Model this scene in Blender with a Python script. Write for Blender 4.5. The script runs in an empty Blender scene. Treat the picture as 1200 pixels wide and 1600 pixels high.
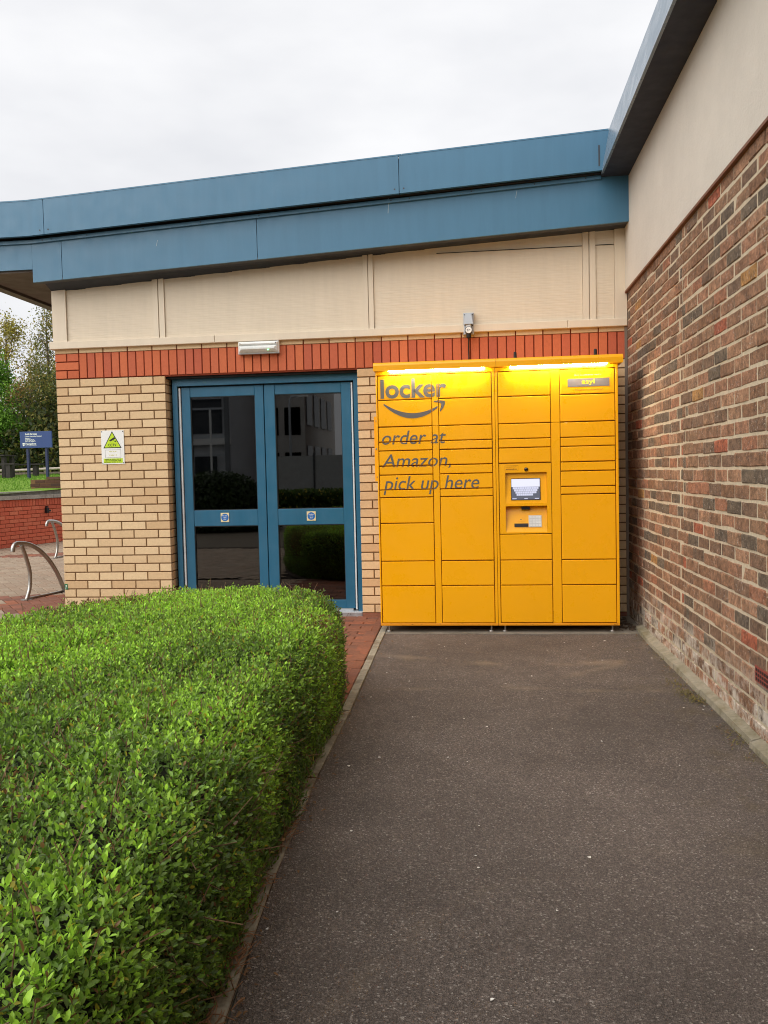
import bpy, math, random
import numpy as np
from mathutils import Matrix, Vector

random.seed(7); rng = np.random.default_rng(7)
sc = bpy.context.scene
C = sc.collection

# ------------------------------------------------------------------ camera
cam_d = bpy.data.cameras.new('camera'); cam = bpy.data.objects.new('camera', cam_d); C.objects.link(cam)
cam_d.sensor_fit = 'HORIZONTAL'; cam_d.sensor_width = 36.0; cam_d.lens = 39.0
cam_d.clip_start = 0.05; cam_d.clip_end = 3000
_r = Vector((0.993316, 0.11321, -0.022532)); _u = Vector((0.016917, 0.050321, 0.99859)); _f = Vector((-0.114184, 0.992296, -0.048069))
cam.matrix_world = Matrix(((_r.x, _u.x, -_f.x, 3.723), (_r.y, _u.y, -_f.y, -7.0735), (_r.z, _u.z, -_f.z, 1.2539), (0, 0, 0, 1)))
sc.camera = cam

# ------------------------------------------------------------------ sky, sun, exposure
SUN_EL, SUN_AZ = math.radians(40), math.radians(222)      # azimuth clockwise from +Y: behind the camera, a little to its left
w = bpy.data.worlds.new('World'); sc.world = w; w.use_nodes = True
wn = w.node_tree; wn.nodes.clear()
o_ = wn.nodes.new('ShaderNodeOutputWorld'); bg = wn.nodes.new('ShaderNodeBackground')
sky = wn.nodes.new('ShaderNodeTexSky'); sky.sky_type = 'NISHITA'; sky.sun_disc = False
sky.sun_elevation = SUN_EL; sky.sun_rotation = SUN_AZ; sky.dust_density = 3.0
sk_s = wn.nodes.new('ShaderNodeVectorMath'); sk_s.operation = 'SCALE'; sk_s.inputs['Scale'].default_value = 0.10
tc = wn.nodes.new('ShaderNodeTexCoord'); mp = wn.nodes.new('ShaderNodeMapping'); mp.inputs['Scale'].default_value = (1.0, 1.0, 2.6)
no = wn.nodes.new('ShaderNodeTexNoise'); no.inputs['Scale'].default_value = 2.3; no.inputs['Detail'].default_value = 5; no.inputs['Roughness'].default_value = .52
rp = wn.nodes.new('ShaderNodeValToRGB')
rp.color_ramp.elements[0].position = .30; rp.color_ramp.elements[0].color = (.43, .435, .455, 1)
rp.color_ramp.elements[1].position = .68; rp.color_ramp.elements[1].color = (.585, .583, .586, 1)
mx = wn.nodes.new('ShaderNodeMix'); mx.data_type = 'RGBA'; mx.inputs['Factor'].default_value = 0.95
wn.links.new(sky.outputs[0], sk_s.inputs[0]); wn.links.new(tc.outputs['Generated'], mp.inputs[0]); wn.links.new(mp.outputs[0], no.inputs['Vector'])
wn.links.new(no.outputs['Fac'], rp.inputs[0]); wn.links.new(sk_s.outputs[0], mx.inputs[6]); wn.links.new(rp.outputs[0], mx.inputs[7])
wn.links.new(mx.outputs[2], bg.inputs[0]); bg.inputs[1].default_value = 1.0; wn.links.new(bg.outputs[0], o_.inputs[0])

sun_d = bpy.data.lights.new('sun', 'SUN'); sun = bpy.data.objects.new('sun', sun_d); C.objects.link(sun)
sun_d.energy = 1.5; sun_d.angle = math.radians(70); sun_d.color = (1, .97, .93)
_sd = Vector((math.sin(SUN_AZ) * math.cos(SUN_EL), math.cos(SUN_AZ) * math.cos(SUN_EL), math.sin(SUN_EL)))
sun.rotation_euler = _sd.to_track_quat('Z', 'Y').to_euler(); sun.location = (0, -10, 20)

sc.view_settings.view_transform = 'Standard'; sc.view_settings.look = 'None'; sc.view_settings.gamma = 1
sc.view_settings.exposure = 0.86; sc.view_settings.use_curve_mapping = False
sc.render.engine = 'CYCLES'; sc.cycles.use_denoising = True; sc.cycles.filter_width = 1.05
sc.cycles.max_bounces = 6; sc.cycles.diffuse_bounces = 3; sc.cycles.glossy_bounces = 3; sc.cycles.transparent_max_bounces = 12; sc.cycles.sample_clamp_indirect = 2.5

# ------------------------------------------------------------------ helpers
def S(r, g, b, k=1.0):
    f = lambda c: (c / 255 / 12.92) if c / 255 <= .04045 else ((c / 255 + .055) / 1.055) ** 2.4
    return (f(r) * k, f(g) * k, f(b) * k, 1)

WM = {}
def reg(o, parent=None, loc=(0, 0, 0), rz=0.0):
    C.objects.link(o)
    o.location = loc; o.rotation_euler = (0, 0, rz)
    m = Matrix.Translation(loc) @ Matrix.Rotation(rz, 4, 'Z')
    WM[o] = m
    if parent is not None:
        o.parent = parent; o.matrix_parent_inverse = WM[parent].inverted()
    return o

def tag(o, label=None, cat=None, group=None, kind=None):
    if label: o['label'] = label
    if cat: o['category'] = cat
    if group: o['group'] = group
    if kind: o['kind'] = kind
    return o

def thing(name, label, cat, loc, group=None):
    return tag(reg(bpy.data.objects.new(name, None), None, loc), label, cat, group)

def smooth(me, on=True):
    me.polygons.foreach_set('use_smooth', np.full(len(me.polygons), on))

class MB:
    def __init__(s): s.v = []; s.f = []
    def quad(s, a, b, c, d):
        n = len(s.v); s.v += [a, b, c, d]; s.f.append((n, n + 1, n + 2, n + 3)); return s
    def poly(s, pts):
        n = len(s.v); s.v += list(pts); s.f.append(tuple(range(n, n + len(pts)))); return s
    def box(s, x0, x1, y0, y1, z0, z1, M=None):
        p = [(x0, y0, z0), (x1, y0, z0), (x1, y1, z0), (x0, y1, z0), (x0, y0, z1), (x1, y0, z1), (x1, y1, z1), (x0, y1, z1)]
        return s.hexa(p, M)
    def hexa(s, p, M=None):
        if M is not None: p = [tuple(M @ Vector(q)) for q in p]
        n = len(s.v); s.v += p
        s.f += [tuple(n + i for i in f) for f in ((0, 3, 2, 1), (4, 5, 6, 7), (0, 1, 5, 4), (1, 2, 6, 5), (2, 3, 7, 6), (3, 0, 4, 7))]
        return s
    def cbox(s, x0, x1, y0, y1, z0, z1, c=.003):
        """box with its front (-y) edges chamfered"""
        n = len(s.v)
        s.v += [(x0, y1, z0), (x1, y1, z0), (x1, y1, z1), (x0, y1, z1), (x0, y0 + c, z0), (x1, y0 + c, z0), (x1, y0 + c, z1), (x0, y0 + c, z1),
                (x0 + c, y0, z0 + c), (x1 - c, y0, z0 + c), (x1 - c, y0, z1 - c), (x0 + c, y0, z1 - c)]
        s.f += [tuple(n + i for i in f) for f in ((8, 9, 10, 11), (4, 5, 9, 8), (5, 6, 10, 9), (6, 7, 11, 10), (7, 4, 8, 11),
                (0, 1, 5, 4), (1, 2, 6, 5), (2, 3, 7, 6), (3, 0, 4, 7), (1, 0, 3, 2))]
        return s
    def prism(s, pts, y0, y1):
        """outline in x,z (counter-clockwise seen from -y) extruded from y0 (front) to y1"""
        n = len(s.v); k = len(pts)
        s.v += [(x, y0, z) for x, z in pts] + [(x, y1, z) for x, z in pts]
        s.f.append(tuple(range(n, n + k))); s.f.append(tuple(range(n + 2 * k - 1, n + k - 1, -1)))
        for i in range(k):
            j = (i + 1) % k; s.f.append((n + j, n + i, n + k + i, n + k + j))
        return s
    def tube(s, pts, rad, seg=8, cap=True):
        pts = [Vector(p) for p in pts]; k = len(pts)
        rads = rad if isinstance(rad, (list, tuple)) else [rad] * k
        n = len(s.v); prev = None
        for i, p in enumerate(pts):
            t = (pts[min(i + 1, k - 1)] - pts[max(i - 1, 0)]).normalized()
            if prev is None:
                a = t.orthogonal().normalized()
            else:
                a = (prev - t * prev.dot(t)).normalized()
            prev = a; b = t.cross(a)
            for q in range(seg):
                an = 2 * math.pi * q / seg
                s.v.append(tuple(p + (a * math.cos(an) + b * math.sin(an)) * rads[i]))
        for i in range(k - 1):
            for q in range(seg):
                r = (q + 1) % seg
                s.f.append((n + i * seg + q, n + i * seg + r, n + (i + 1) * seg + r, n + (i + 1) * seg + q))
        if cap:
            s.f.append(tuple(n + q for q in range(seg - 1, -1, -1))); s.f.append(tuple(n + (k - 1) * seg + q for q in range(seg)))
        return s
    def mesh(s, name, m=None, sm=False):
        me = bpy.data.meshes.new(name); me.from_pydata(s.v, [], s.f); me.update()
        if m: me.materials.append(m)
        if sm: smooth(me)
        return me
    def build(s, name, m, parent=None, loc=(0, 0, 0), rz=0, sm=False, kind=None, label=None):
        o = reg(bpy.data.objects.new(name, s.mesh(name, m, sm)), parent, loc, rz)
        if kind: o['kind'] = kind
        if label: o['label'] = label
        return o

def inst(name, me, parent, loc, rz=0):
    return reg(bpy.data.objects.new(name, me), parent, loc, rz)

def np_mesh(name, V, faces, m, col=None, sm=False):
    """V (n,3); faces (k,s) same size; col (n,4)"""
    me = bpy.data.meshes.new(name); k, s_ = faces.shape
    me.vertices.add(len(V)); me.vertices.foreach_set('co', V.astype(np.float32).ravel())
    me.loops.add(k * s_); me.loops.foreach_set('vertex_index', faces.astype(np.int32).ravel())
    me.polygons.add(k); me.polygons.foreach_set('loop_start', np.arange(0, k * s_, s_, dtype=np.int32))
    me.polygons.foreach_set('loop_total', np.full(k, s_, dtype=np.int32))
    me.update(calc_edges=True)
    if col is not None:
        a = me.color_attributes.new('tint', 'FLOAT_COLOR', 'POINT'); a.data.foreach_set('color', col.astype(np.float32).ravel())
    me.materials.append(m)
    if sm: smooth(me)
    return me

# ------------------------------------------------------------------ materials
class NT:
    def __init__(s, name, rough=.6, metal=0.0, spec=.5):
        s.m = bpy.data.materials.new(name); s.m.use_nodes = True; s.t = s.m.node_tree
        s.b = s.t.nodes['Principled BSDF']; s.out = s.t.nodes['Material Output']
        s.b.inputs['Roughness'].default_value = rough; s.b.inputs['Metallic'].default_value = metal
        s.b.inputs['Specular IOR Level'].default_value = spec
        s.pos = None
    def n(s, t, **kw):
        nd = s.t.nodes.new('ShaderNode' + t)
        for k, v in kw.items(): setattr(nd, k, v)
        return nd
    def lk(s, a, b): s.t.links.new(a, b)
    def P(s):
        if s.pos is None: s.pos = s.n('NewGeometry').outputs['Position']
        return s.pos
    def noise(s, scale, detail=3, rough=.55, vec=None, stretch=None, dist=0):
        nd = s.n('TexNoise'); nd.inputs['Scale'].default_value = scale; nd.inputs['Detail'].default_value = detail
        nd.inputs['Roughness'].default_value = rough; nd.inputs['Distortion'].default_value = dist
        v = vec or s.P()
        if stretch:
            mpn = s.n('Mapping'); mpn.inputs['Scale'].default_value = stretch; s.lk(v, mpn.inputs[0]); v = mpn.outputs[0]
        s.lk(v, nd.inputs['Vector']); return nd.outputs['Fac']
    def vor(s, scale, out='Color', vec=None):
        nd = s.n('TexVoronoi'); nd.inputs['Scale'].default_value = scale; s.lk(vec or s.P(), nd.inputs['Vector']); return nd.outputs[out]
    def ramp(s, fac, stops, interp='LINEAR'):
        nd = s.n('ValToRGB'); cr = nd.color_ramp; cr.interpolation = interp
        while len(cr.elements) < len(stops): cr.elements.new(.5)
        for e, (p, c) in zip(cr.elements, stops):
            e.position = p; e.color = c if not isinstance(c, (int, float)) else (c, c, c, 1)
        s.lk(fac, nd.inputs[0]); return nd.outputs[0]
    def mix(s, fac, a, b, mode='MIX'):
        nd = s.n('Mix', data_type='RGBA', blend_type=mode)
        for v, i in ((fac, 0), (a, 6), (b, 7)):
            if isinstance(v, bpy.types.NodeSocket): s.lk(v, nd.inputs[i])
            else: nd.inputs[i].default_value = v
        return nd.outputs[2]
    def math(s, op, a, b=0.0, clamp=False):
        nd = s.n('Math', operation=op, use_clamp=clamp)
        for v, i in ((a, 0), (b, 1)):
            if isinstance(v, bpy.types.NodeSocket): s.lk(v, nd.inputs[i])
            else: nd.inputs[i].default_value = v
        return nd.outputs[0]
    def sep(s, out='Z'):
        nd = s.n('SeparateXYZ'); s.lk(s.P(), nd.inputs[0]); return nd.outputs[out]
    def col(s, v):
        if isinstance(v, bpy.types.NodeSocket): s.lk(v, s.b.inputs['Base Color'])
        else: s.b.inputs['Base Color'].default_value = v
        return s
    def rough(s, v): s.lk(v, s.b.inputs['Roughness']); return s
    def bump(s, h, strength=.3, dist=.01):
        nd = s.n('Bump'); nd.inputs['Strength'].default_value = strength; nd.inputs['Distance'].default_value = dist
        s.lk(h, nd.inputs['Height']); s.lk(nd.outputs[0], s.b.inputs['Normal']); return s

def plain(name, c, rough=.5, metal=0.0, var=.10, scale=6, bump=0, spec=.5):
    """painted or moulded surface: a base colour with faint uneven wear"""
    t = NT(name, rough, metal, spec)
    f = t.noise(scale, 5, .6)
    c2 = tuple(x * (1 - var) for x in c[:3]) + (1,); c3 = tuple(min(1, x * (1 + var)) for x in c[:3]) + (1,)
    t.col(t.ramp(f, [(.3, c2), (.7, c3)]))
    t.rough(t.ramp(t.noise(scale * 3, 3), [(.3, max(0, rough - .08)), (.7, min(1, rough + .08))]))
    if bump: t.bump(t.noise(scale * 40, 3), bump, .002)
    return t.m

def emit(name, c, st):
    m = bpy.data.materials.new(name); m.use_nodes = True; b = m.node_tree.nodes['Principled BSDF']
    b.inputs['Base Color'].default_value = (.02, .02, .02, 1); b.inputs['Emission Color'].default_value = c; b.inputs['Emission Strength'].default_value = st
    return m

def brick_mat(name, stops, src, grain=.12, fleck=None, salt=0.0, interp='LINEAR', rough=.85, bump=.35):
    t = NT(name, rough, 0, .3)
    rnd = t.n('ObjectInfo').outputs['Random'] if src == 'obj' else t.n('NewGeometry').outputs['Random Per Island']
    c = t.ramp(rnd, stops, interp)
    g = t.noise(34, 5, .7)
    c = t.mix(1.0, c, t.ramp(g, [(.25, 1 - grain * 2), (.75, 1 + grain)]), 'MULTIPLY')
    c = t.mix(1.0, c, t.ramp(t.noise(220, 2, .6), [(.3, 1 - grain), (.7, 1 + grain * .8)]), 'MULTIPLY')
    if salt: c = t.mix(1.0, c, t.ramp(t.noise(15, 4, .65), [(.28, .62), (.72, 1.32)]), 'MULTIPLY')
    if fleck:
        c = t.mix(t.ramp(t.noise(62, 4, .75), [(.56, 0), (.68, fleck[1])]), c, fleck[0])
    if salt:
        z = t.sep('Z')
        fz = t.ramp(t.math('ADD', z, t.math('MULTIPLY', t.math('SUBTRACT', t.noise(2.2, 4, .6), .5), .5)), [(.12, 1.0), (.34, 0.0)])
        patch = t.ramp(t.noise(9, 6, .72), [(.44, 0), (.60, .85)])
        c = t.mix(t.math('MULTIPLY', t.math('MULTIPLY', fz, patch), salt, True), c, (.62, .56, .47, 1))
        sp = t.ramp(t.noise(85, 4, .75), [(.58, 0), (.68, .8)])
        c = t.mix(t.math('MULTIPLY', sp, t.ramp(t.noise(6, 3), [(.42, .10), (.60, 1.0)])), c, (.66, .60, .54, 1))
    t.col(c); t.bump(t.math('ADD', t.noise(90, 4, .7), t.math('MULTIPLY', t.noise(400, 2), .4)), bump, .004)
    return t.m

YB = [(0, S(208, 178, 138)), (.35, S(218, 189, 149)), (.7, S(224, 197, 157)), (.9, S(212, 181, 140)), (1, S(202, 168, 127))]
MAT = {}
MAT['yb'] = brick_mat('buff_brick', YB, 'obj', .06)
MAT['yb_i'] = brick_mat('buff_brick_mass', YB, 'isl', .06)
RB = [(0, S(188, 98, 66)), (.3, S(204, 112, 74)), (.6, S(194, 102, 72)), (.8, S(182, 94, 70)), (1, S(208, 116, 76))]
MAT['rb'] = brick_mat('red_brick', RB, 'obj', .06)
RW = [(0, S(204, 100, 74)), (.4, S(218, 110, 80)), (.7, S(196, 94, 70)), (1, S(222, 124, 92))]
MAT['rw'] = brick_mat('retaining_brick', RW, 'obj', .10, (S(215, 165, 140), .5))
OB = [(0, S(126, 100, 81)), (.12, S(156, 120, 93)), (.24, S(134, 104, 83)), (.34, S(166, 122, 95)), (.48, S(112, 97, 82)), (.56, S(148, 111, 86)),
      (.68, S(172, 131, 102)), (.78, S(140, 104, 79)), (.86, S(165, 114, 87)), (.91, S(116, 101, 85)), (.95, S(152, 114, 88)), (.975, S(172, 98, 72)), (.992, S(178, 132, 80))]
MAT['ob'] = brick_mat('old_brick', OB, 'obj', .34, (S(66, 54, 48), .8), 1.0, 'CONSTANT', .88, .9)
MAT['ob_i'] = brick_mat('old_brick_mass', OB, 'isl', .34, (S(66, 54, 48), .8), 1.0, 'CONSTANT', .88, .9)
PV = [(0, S(132, 88, 70)), (.3, S(146, 96, 74)), (.55, S(120, 84, 70)), (.8, S(160, 98, 70)), (1, S(140, 94, 78))]
MAT['paver'] = brick_mat('red_paver', PV, 'obj', .14, (S(92, 74, 64), .5))
PT = [(0, S(160, 142, 122)), (.3, S(172, 152, 130)), (.6, S(156, 136, 116)), (1, S(166, 142, 120))]
MAT['pavt'] = brick_mat('worn_paver', PT, 'obj', .12)
MAT['pavt_i'] = brick_mat('worn_paver_mass', PT, 'isl', .12)

def mortar(name, c, salt=False):
    t = NT(name, .95, 0, .2)
    col = t.mix(1.0, c, t.ramp(t.noise(40, 5, .7), [(.25, .72), (.75, 1.12)]), 'MULTIPLY')
    if salt:
        col = t.mix(t.ramp(t.sep('Z'), [(.05, .7), (.35, 0)]), col, t.ramp(t.noise(14, 5, .7), [(.4, S(120, 112, 92)), (.6, S(205, 192, 165))]))
    t.col(col); t.bump(t.noise(160, 4, .7), .6, .004); return t.m
MAT['mortar_dark'] = mortar('brown_mortar', S(124, 94, 66)); MAT['mortar_red'] = mortar('red_mortar', S(128, 58, 38))
MAT['mortar_pale'] = mortar('pale_mortar', S(202, 186, 160), True)
MAT['joint'] = mortar('paving_joint', S(70, 58, 46))

def panel(name, c, rough=.42, streak=.10):
    t = NT(name, rough, 0, .5)
    f = t.noise(1.4, 5, .6); g = t.noise(5, 5, .65, stretch=(3.2, 3.2, .35))
    col = t.mix(1.0, c, t.ramp(f, [(.3, 1 - streak * .6), (.7, 1 + streak * .5)]), 'MULTIPLY')
    col = t.mix(1.0, col, t.ramp(g, [(.35, 1 - streak), (.65, 1 + streak * .4)]), 'MULTIPLY')
    t.col(col); t.rough(t.ramp(t.noise(9, 4), [(.3, rough - .08), (.7, rough + .1)]))
    t.bump(t.noise(1.1, 2), .08, .03); return t.m
MAT['fascia'] = panel('blue_fascia', S(72, 119, 148), .38, .06)
MAT['fascia_side'] = panel('grey_fascia', S(112, 130, 146), .30, .03)
MAT['soffit_blue'] = panel('dark_soffit', S(40, 48, 60), .5)
MAT['soffit_brown'] = panel('brown_soffit', S(98, 86, 78), .6)
MAT['clad'] = panel('cream_cladding', S(222, 207, 184), .5, .04)
MAT['door'] = panel('blue_door_paint', S(38, 98, 128), .36, .07)
MAT['black'] = plain('black_rubber', S(16, 16, 17), .6); MAT['wstrip'] = plain('white_strip', S(220, 222, 222), .4); MAT['alu'] = plain('aluminium', S(190, 195, 198), .35, .7)
MAT['white'] = plain('white_plastic', S(232, 233, 230), .4, var=.03); MAT['grey'] = plain('grey_plastic', S(176, 182, 188), .45, var=.04)
MAT['steel'] = plain('brushed_steel', S(176, 172, 166), .33, .95, .12, 14); MAT['dark'] = plain('dark_void', S(20, 19, 18), .9)
MAT['darkgrey'] = plain('dark_grey_plastic', S(58, 58, 60), .5)

t = NT('cream_render', .92, 0, .2); t.col(t.mix(1.0, S(208, 200, 188), t.ramp(t.noise(1.3, 6, .65), [(.3, .90), (.7, 1.05)]), 'MULTIPLY'))
t.bump(t.math('ADD', t.noise(60, 5, .7), t.noise(18, 4, .6)), .5, .006); MAT['render'] = t.m

# locker paint
t = NT('yellow_locker_paint', .36, 0, .45); t.col(t.mix(1.0, S(250, 175, 10), t.ramp(t.noise(.9, 4, .6), [(.3, .96), (.7, 1.03)]), 'MULTIPLY'))
t.rough(t.ramp(t.noise(7, 5, .7), [(.3, .22), (.7, .40)])); t.bump(t.math('ADD', t.noise(900, 2), t.math('MULTIPLY', t.noise(3.2, 3), 9.0)), .07, .0006); MAT['lock'] = t.m
t = NT('scuffed_locker_base', .45); t.col(t.mix(t.ramp(t.noise(60, 4, .7, stretch=(.4, 1, 3)), [(.60, 0), (.66, .85)]), S(232, 150, 12), S(90, 60, 22))); MAT['lockbase'] = t.m
MAT['ink'] = plain('grey_lettering', S(92, 90, 88), .55, var=.05); MAT['inkplate'] = plain('grey_label', S(120, 112, 112), .5, var=.04)
MAT['yink'] = plain('yellow_lettering', S(250, 205, 30), .5); MAT['pink'] = plain('pale_lettering', S(238, 200, 110), .5)
MAT['led'] = emit('led_strip', (1, .94, .72, 1), 92)
MAT['scr_w'] = emit('screen_white', S(225, 226, 246), .62); MAT['scr_d'] = emit('screen_grey', S(84, 88, 104), .55); MAT['scr_k'] = emit('screen_key', S(214, 216, 240), .55)

# asphalt
t = NT('asphalt', .82, 0, .35)
cell = t.vor(210, 'Color'); cs = t.n('SeparateColor'); t.lk(cell, cs.inputs[0])
c = t.ramp(cs.outputs[0], [(0, S(58, 52, 48)), (.35, S(84, 75, 69)), (.65, S(106, 95, 88)), (.85, S(126, 114, 106)), (.95, S(156, 144, 134)), (.99, S(204, 196, 186))])
c = t.mix(.55, c, t.ramp(t.noise(300, 4, .7), [(.32, S(44, 40, 37)), (.5, S(90, 81, 75)), (.68, S(150, 138, 129))]))
c = t.mix(1.0, c, t.ramp(t.noise(.9, 6, .6), [(.28, .70), (.72, 1.20)]), 'MULTIPLY')
c = t.mix(1.0, c, t.ramp(t.noise(5, 5, .65), [(.3, .86), (.7, 1.10)]), 'MULTIPLY')
c = t.mix(1.0, c, (1.1, 1.09, 1.08, 1), 'MULTIPLY')
for (ax_, ay_), rad, wdt_, amt_ in (((3.95, .35, ), 2.05, .10, .42), ((4.35, -.2), 2.15, .07, .30), ((3.2, -.6), 1.75, .06, .22), ((4.6, -5.6), 1.3, .05, .12)):
    vs_ = t.n('VectorMath', operation='DISTANCE'); t.lk(t.P(), vs_.inputs[0]); vs_.inputs[1].default_value = (ax_, ay_, 0)
    dd = t.math('ABSOLUTE', t.math('SUBTRACT', t.math('ADD', vs_.outputs['Value'], t.math('MULTIPLY', t.noise(3, 3), .12)), rad + .06))
    band_ = t.math('MULTIPLY', t.math('SUBTRACT', 1.0, t.math('DIVIDE', dd, wdt_, True), True), t.ramp(t.noise(2.6, 4, .6), [(.46, 0), (.62, amt_)]))
    c = t.mix(band_, c, S(170, 150, 124))
mr = t.n('MapRange'); mr.inputs['From Min'].default_value = 4.35; mr.inputs['From Max'].default_value = 4.95; t.lk(t.sep('X'), mr.inputs['Value'])
c = t.mix(t.math('MULTIPLY', mr.outputs[0], t.ramp(t.noise(6, 5, .65), [(.5, 0), (.68, .55)])), c, S(92, 78, 40))
t.col(c); t.bump(t.math('ADD', t.vor(210, 'Distance'), t.math('MULTIPLY', t.noise(330, 3), .8)), .85, .006); MAT['asphalt'] = t.m

def conc(name, c, dirt=S(110, 100, 78), amt=.5):
    t = NT(name, .9, 0, .25)
    col = t.mix(1.0, c, t.ramp(t.noise(55, 5, .7), [(.25, .75), (.75, 1.12)]), 'MULTIPLY')
    col = t.mix(t.ramp(t.noise(6, 6, .7), [(.45, 0), (.68, amt)]), col, dirt)
    t.col(col); t.bump(t.noise(130, 4, .7), .5, .004); return t.m
MAT['kerb'] = conc('kerb_concrete', S(164, 156, 138), S(92, 76, 58), .9); MAT['slab'] = conc('concrete_slab', S(132, 124, 112), S(84, 76, 62), .6)
MAT['ledge'] = conc('ledge_concrete', S(152, 144, 126), S(98, 92, 62), .7); MAT['coping'] = conc('coping_concrete', S(176, 170, 160), S(112, 104, 92), .6)
MAT['soil'] = conc('soil', S(70, 54, 40), S(46, 36, 28), .7); MAT['ground'] = conc('bare_ground', S(110, 100, 86))
t = NT('lawn_grass', .9, 0, .2); t.col(t.mix(.5, t.ramp(t.noise(2.2, 5, .65), [(.3, S(92, 130, 36)), (.7, S(130, 166, 56))]), t.ramp(t.noise(60, 4, .7), [(.3, S(74, 108, 30)), (.7, S(150, 180, 66))])))
t.bump(t.noise(90, 4, .7), .8, .03); MAT['lawn'] = t.m

def leafmat(name, trans=.28, rough=.5):
    t = NT(name, rough, 0, .35)
    a = t.n('VertexColor', layer_name='tint').outputs['Color']; t.col(a)
    tr = t.n('BsdfTranslucent'); t.lk(a, tr.inputs[0]); mxs = t.n('MixShader'); mxs.inputs[0].default_value = trans
    t.lk(t.b.outputs[0], mxs.inputs[1]); t.lk(tr.outputs[0], mxs.inputs[2]); t.lk(mxs.outputs[0], t.out.inputs[0]); return t.m
MAT['leaf'] = leafmat('hedge_leaf', .36, .33); MAT['tleaf'] = leafmat('tree_leaf', .3, .6)
MAT['twig'] = plain('brown_twig', S(112, 84, 60), .8, var=.3, scale=30); MAT['bark'] = plain('grey_bark', S(92, 82, 68), .9, var=.3, scale=8)
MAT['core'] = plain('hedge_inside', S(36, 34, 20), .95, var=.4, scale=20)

# glass: clear pane with real reflection, a dark hall behind it
m = bpy.data.materials.new('door_glass'); m.use_nodes = True; nt = m.node_tree; nt.nodes.remove(nt.nodes['Principled BSDF'])
fr = nt.nodes.new('ShaderNodeFresnel'); fr.inputs[0].default_value = 2.05; tp = nt.nodes.new('ShaderNodeBsdfTransparent'); tp.inputs[0].default_value = (.30, .32, .33, 1)
gl = nt.nodes.new('ShaderNodeBsdfGlossy'); gl.inputs['Roughness'].default_value = .012; mxs = nt.nodes.new('ShaderNodeMixShader')
nt.links.new(fr.outputs[0], mxs.inputs[0]); nt.links.new(tp.outputs[0], mxs.inputs[1]); nt.links.new(gl.outputs[0], mxs.inputs[2])
nt.links.new(mxs.outputs[0], nt.nodes['Material Output'].inputs[0]); MAT['glass'] = m

# ------------------------------------------------------------------ lettering (built-in font, turned into flat mesh)
def text_mesh(body, x0, x1, z0, z1, shear=0.0, bold=0.0):
    cu = bpy.data.curves.new('t', 'FONT'); cu.body = body; cu.size = 1; cu.shear = shear; cu.offset = bold; cu.resolution_u = 4
    ob = bpy.data.objects.new('t', cu); C.objects.link(ob)
    dg = bpy.context.evaluated_depsgraph_get(); me = bpy.data.meshes.new_from_object(ob.evaluated_get(dg))
    n = len(me.vertices); co = np.empty(n * 3, np.float32); me.vertices.foreach_get('co', co); co = co.reshape(-1, 3)[:, :2].astype(float)
    fs = [tuple(p.vertices) for p in me.polygons]
    bpy.data.objects.remove(ob); bpy.data.curves.remove(cu); bpy.data.meshes.remove(me)
    mn, mxx = co.min(0), co.max(0); co = (co - mn) / (mxx - mn)
    return [(x0 + a * (x1 - x0), z0 + b * (z1 - z0)) for a, b in co], fs

def flat(name, pf, y, m, parent, loc=None):
    """lettering lying on a wall plane facing -y"""
    pts, fs = pf; mb = MB(); mb.v = [(x, y, z) for x, z in pts]; mb.f = list(fs)
    return mb.build(name, m, parent)

def clip(pf, x0, x1, z0, z1):
    pts, fs = pf; outp = []; outf = []
    for f in fs:
        poly = [pts[i] for i in f]
        for ax, val, sg in ((0, x0, 1), (0, x1, -1), (1, z0, 1), (1, z1, -1)):
            if not poly: break
            res = []
            for i in range(len(poly)):
                a, b = poly[i], poly[(i + 1) % len(poly)]
                da, db = (a[ax] - val) * sg, (b[ax] - val) * sg
                if da >= 0: res.append(a)
                if (da >= 0) != (db >= 0):
                    k = da / (da - db); res.append((a[0] + (b[0] - a[0]) * k, a[1] + (b[1] - a[1]) * k))
            poly = res
        if len(poly) >= 3:
            n = len(outp); outp += poly; outf.append(tuple(range(n, n + len(poly))))
    return outp, outf

def rects(lst):
    pts = []; fs = []
    for x0, x1, z0, z1 in lst:
        n = len(pts); pts += [(x0, z0), (x1, z0), (x1, z1), (x0, z1)]; fs.append((n, n + 1, n + 2, n + 3))
    return pts, fs

def dashes(x0, x1, z0, z1, seed):
    """a line of print too small to read: short strokes of uneven length"""
    r = random.Random(seed); out = []; x = x0; h = z1 - z0
    while x < x1 - h * .4:
        wd = min(h * r.uniform(.5, 1.0), x1 - x); out.append((x, x + wd * .72, z0 + h * r.uniform(0, .15), z1 - h * r.uniform(0, .25))); x += wd + (h * .6 if r.random() < .2 else 0)
    return rects(out)

def disc(cx, cz, r, n=20):
    return [(cx + r * math.cos(2 * math.pi * i / n), cz + r * math.sin(2 * math.pi * i / n)) for i in range(n)], [tuple(range(n))]

# ================================================================== GROUND
mb = MB(); mb.quad((-600, -600, -.06), (600, -600, -.06), (600, 600, -.06), (-600, 600, -.06)); ground = mb.build('ground', MAT['ground'], kind='structure')

def kerb_r(y):      # asphalt side of the concrete edging, a slightly wandering line
    return float(np.interp(-y, [.3, .68, 2.6, 3.7, 4.3, 4.8, 5.3, 6.5, 9, 14], [2.965, 2.976, 3.030, 3.040, 3.052, 3.086, 3.130, 3.20, 3.3, 3.4]))
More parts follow.
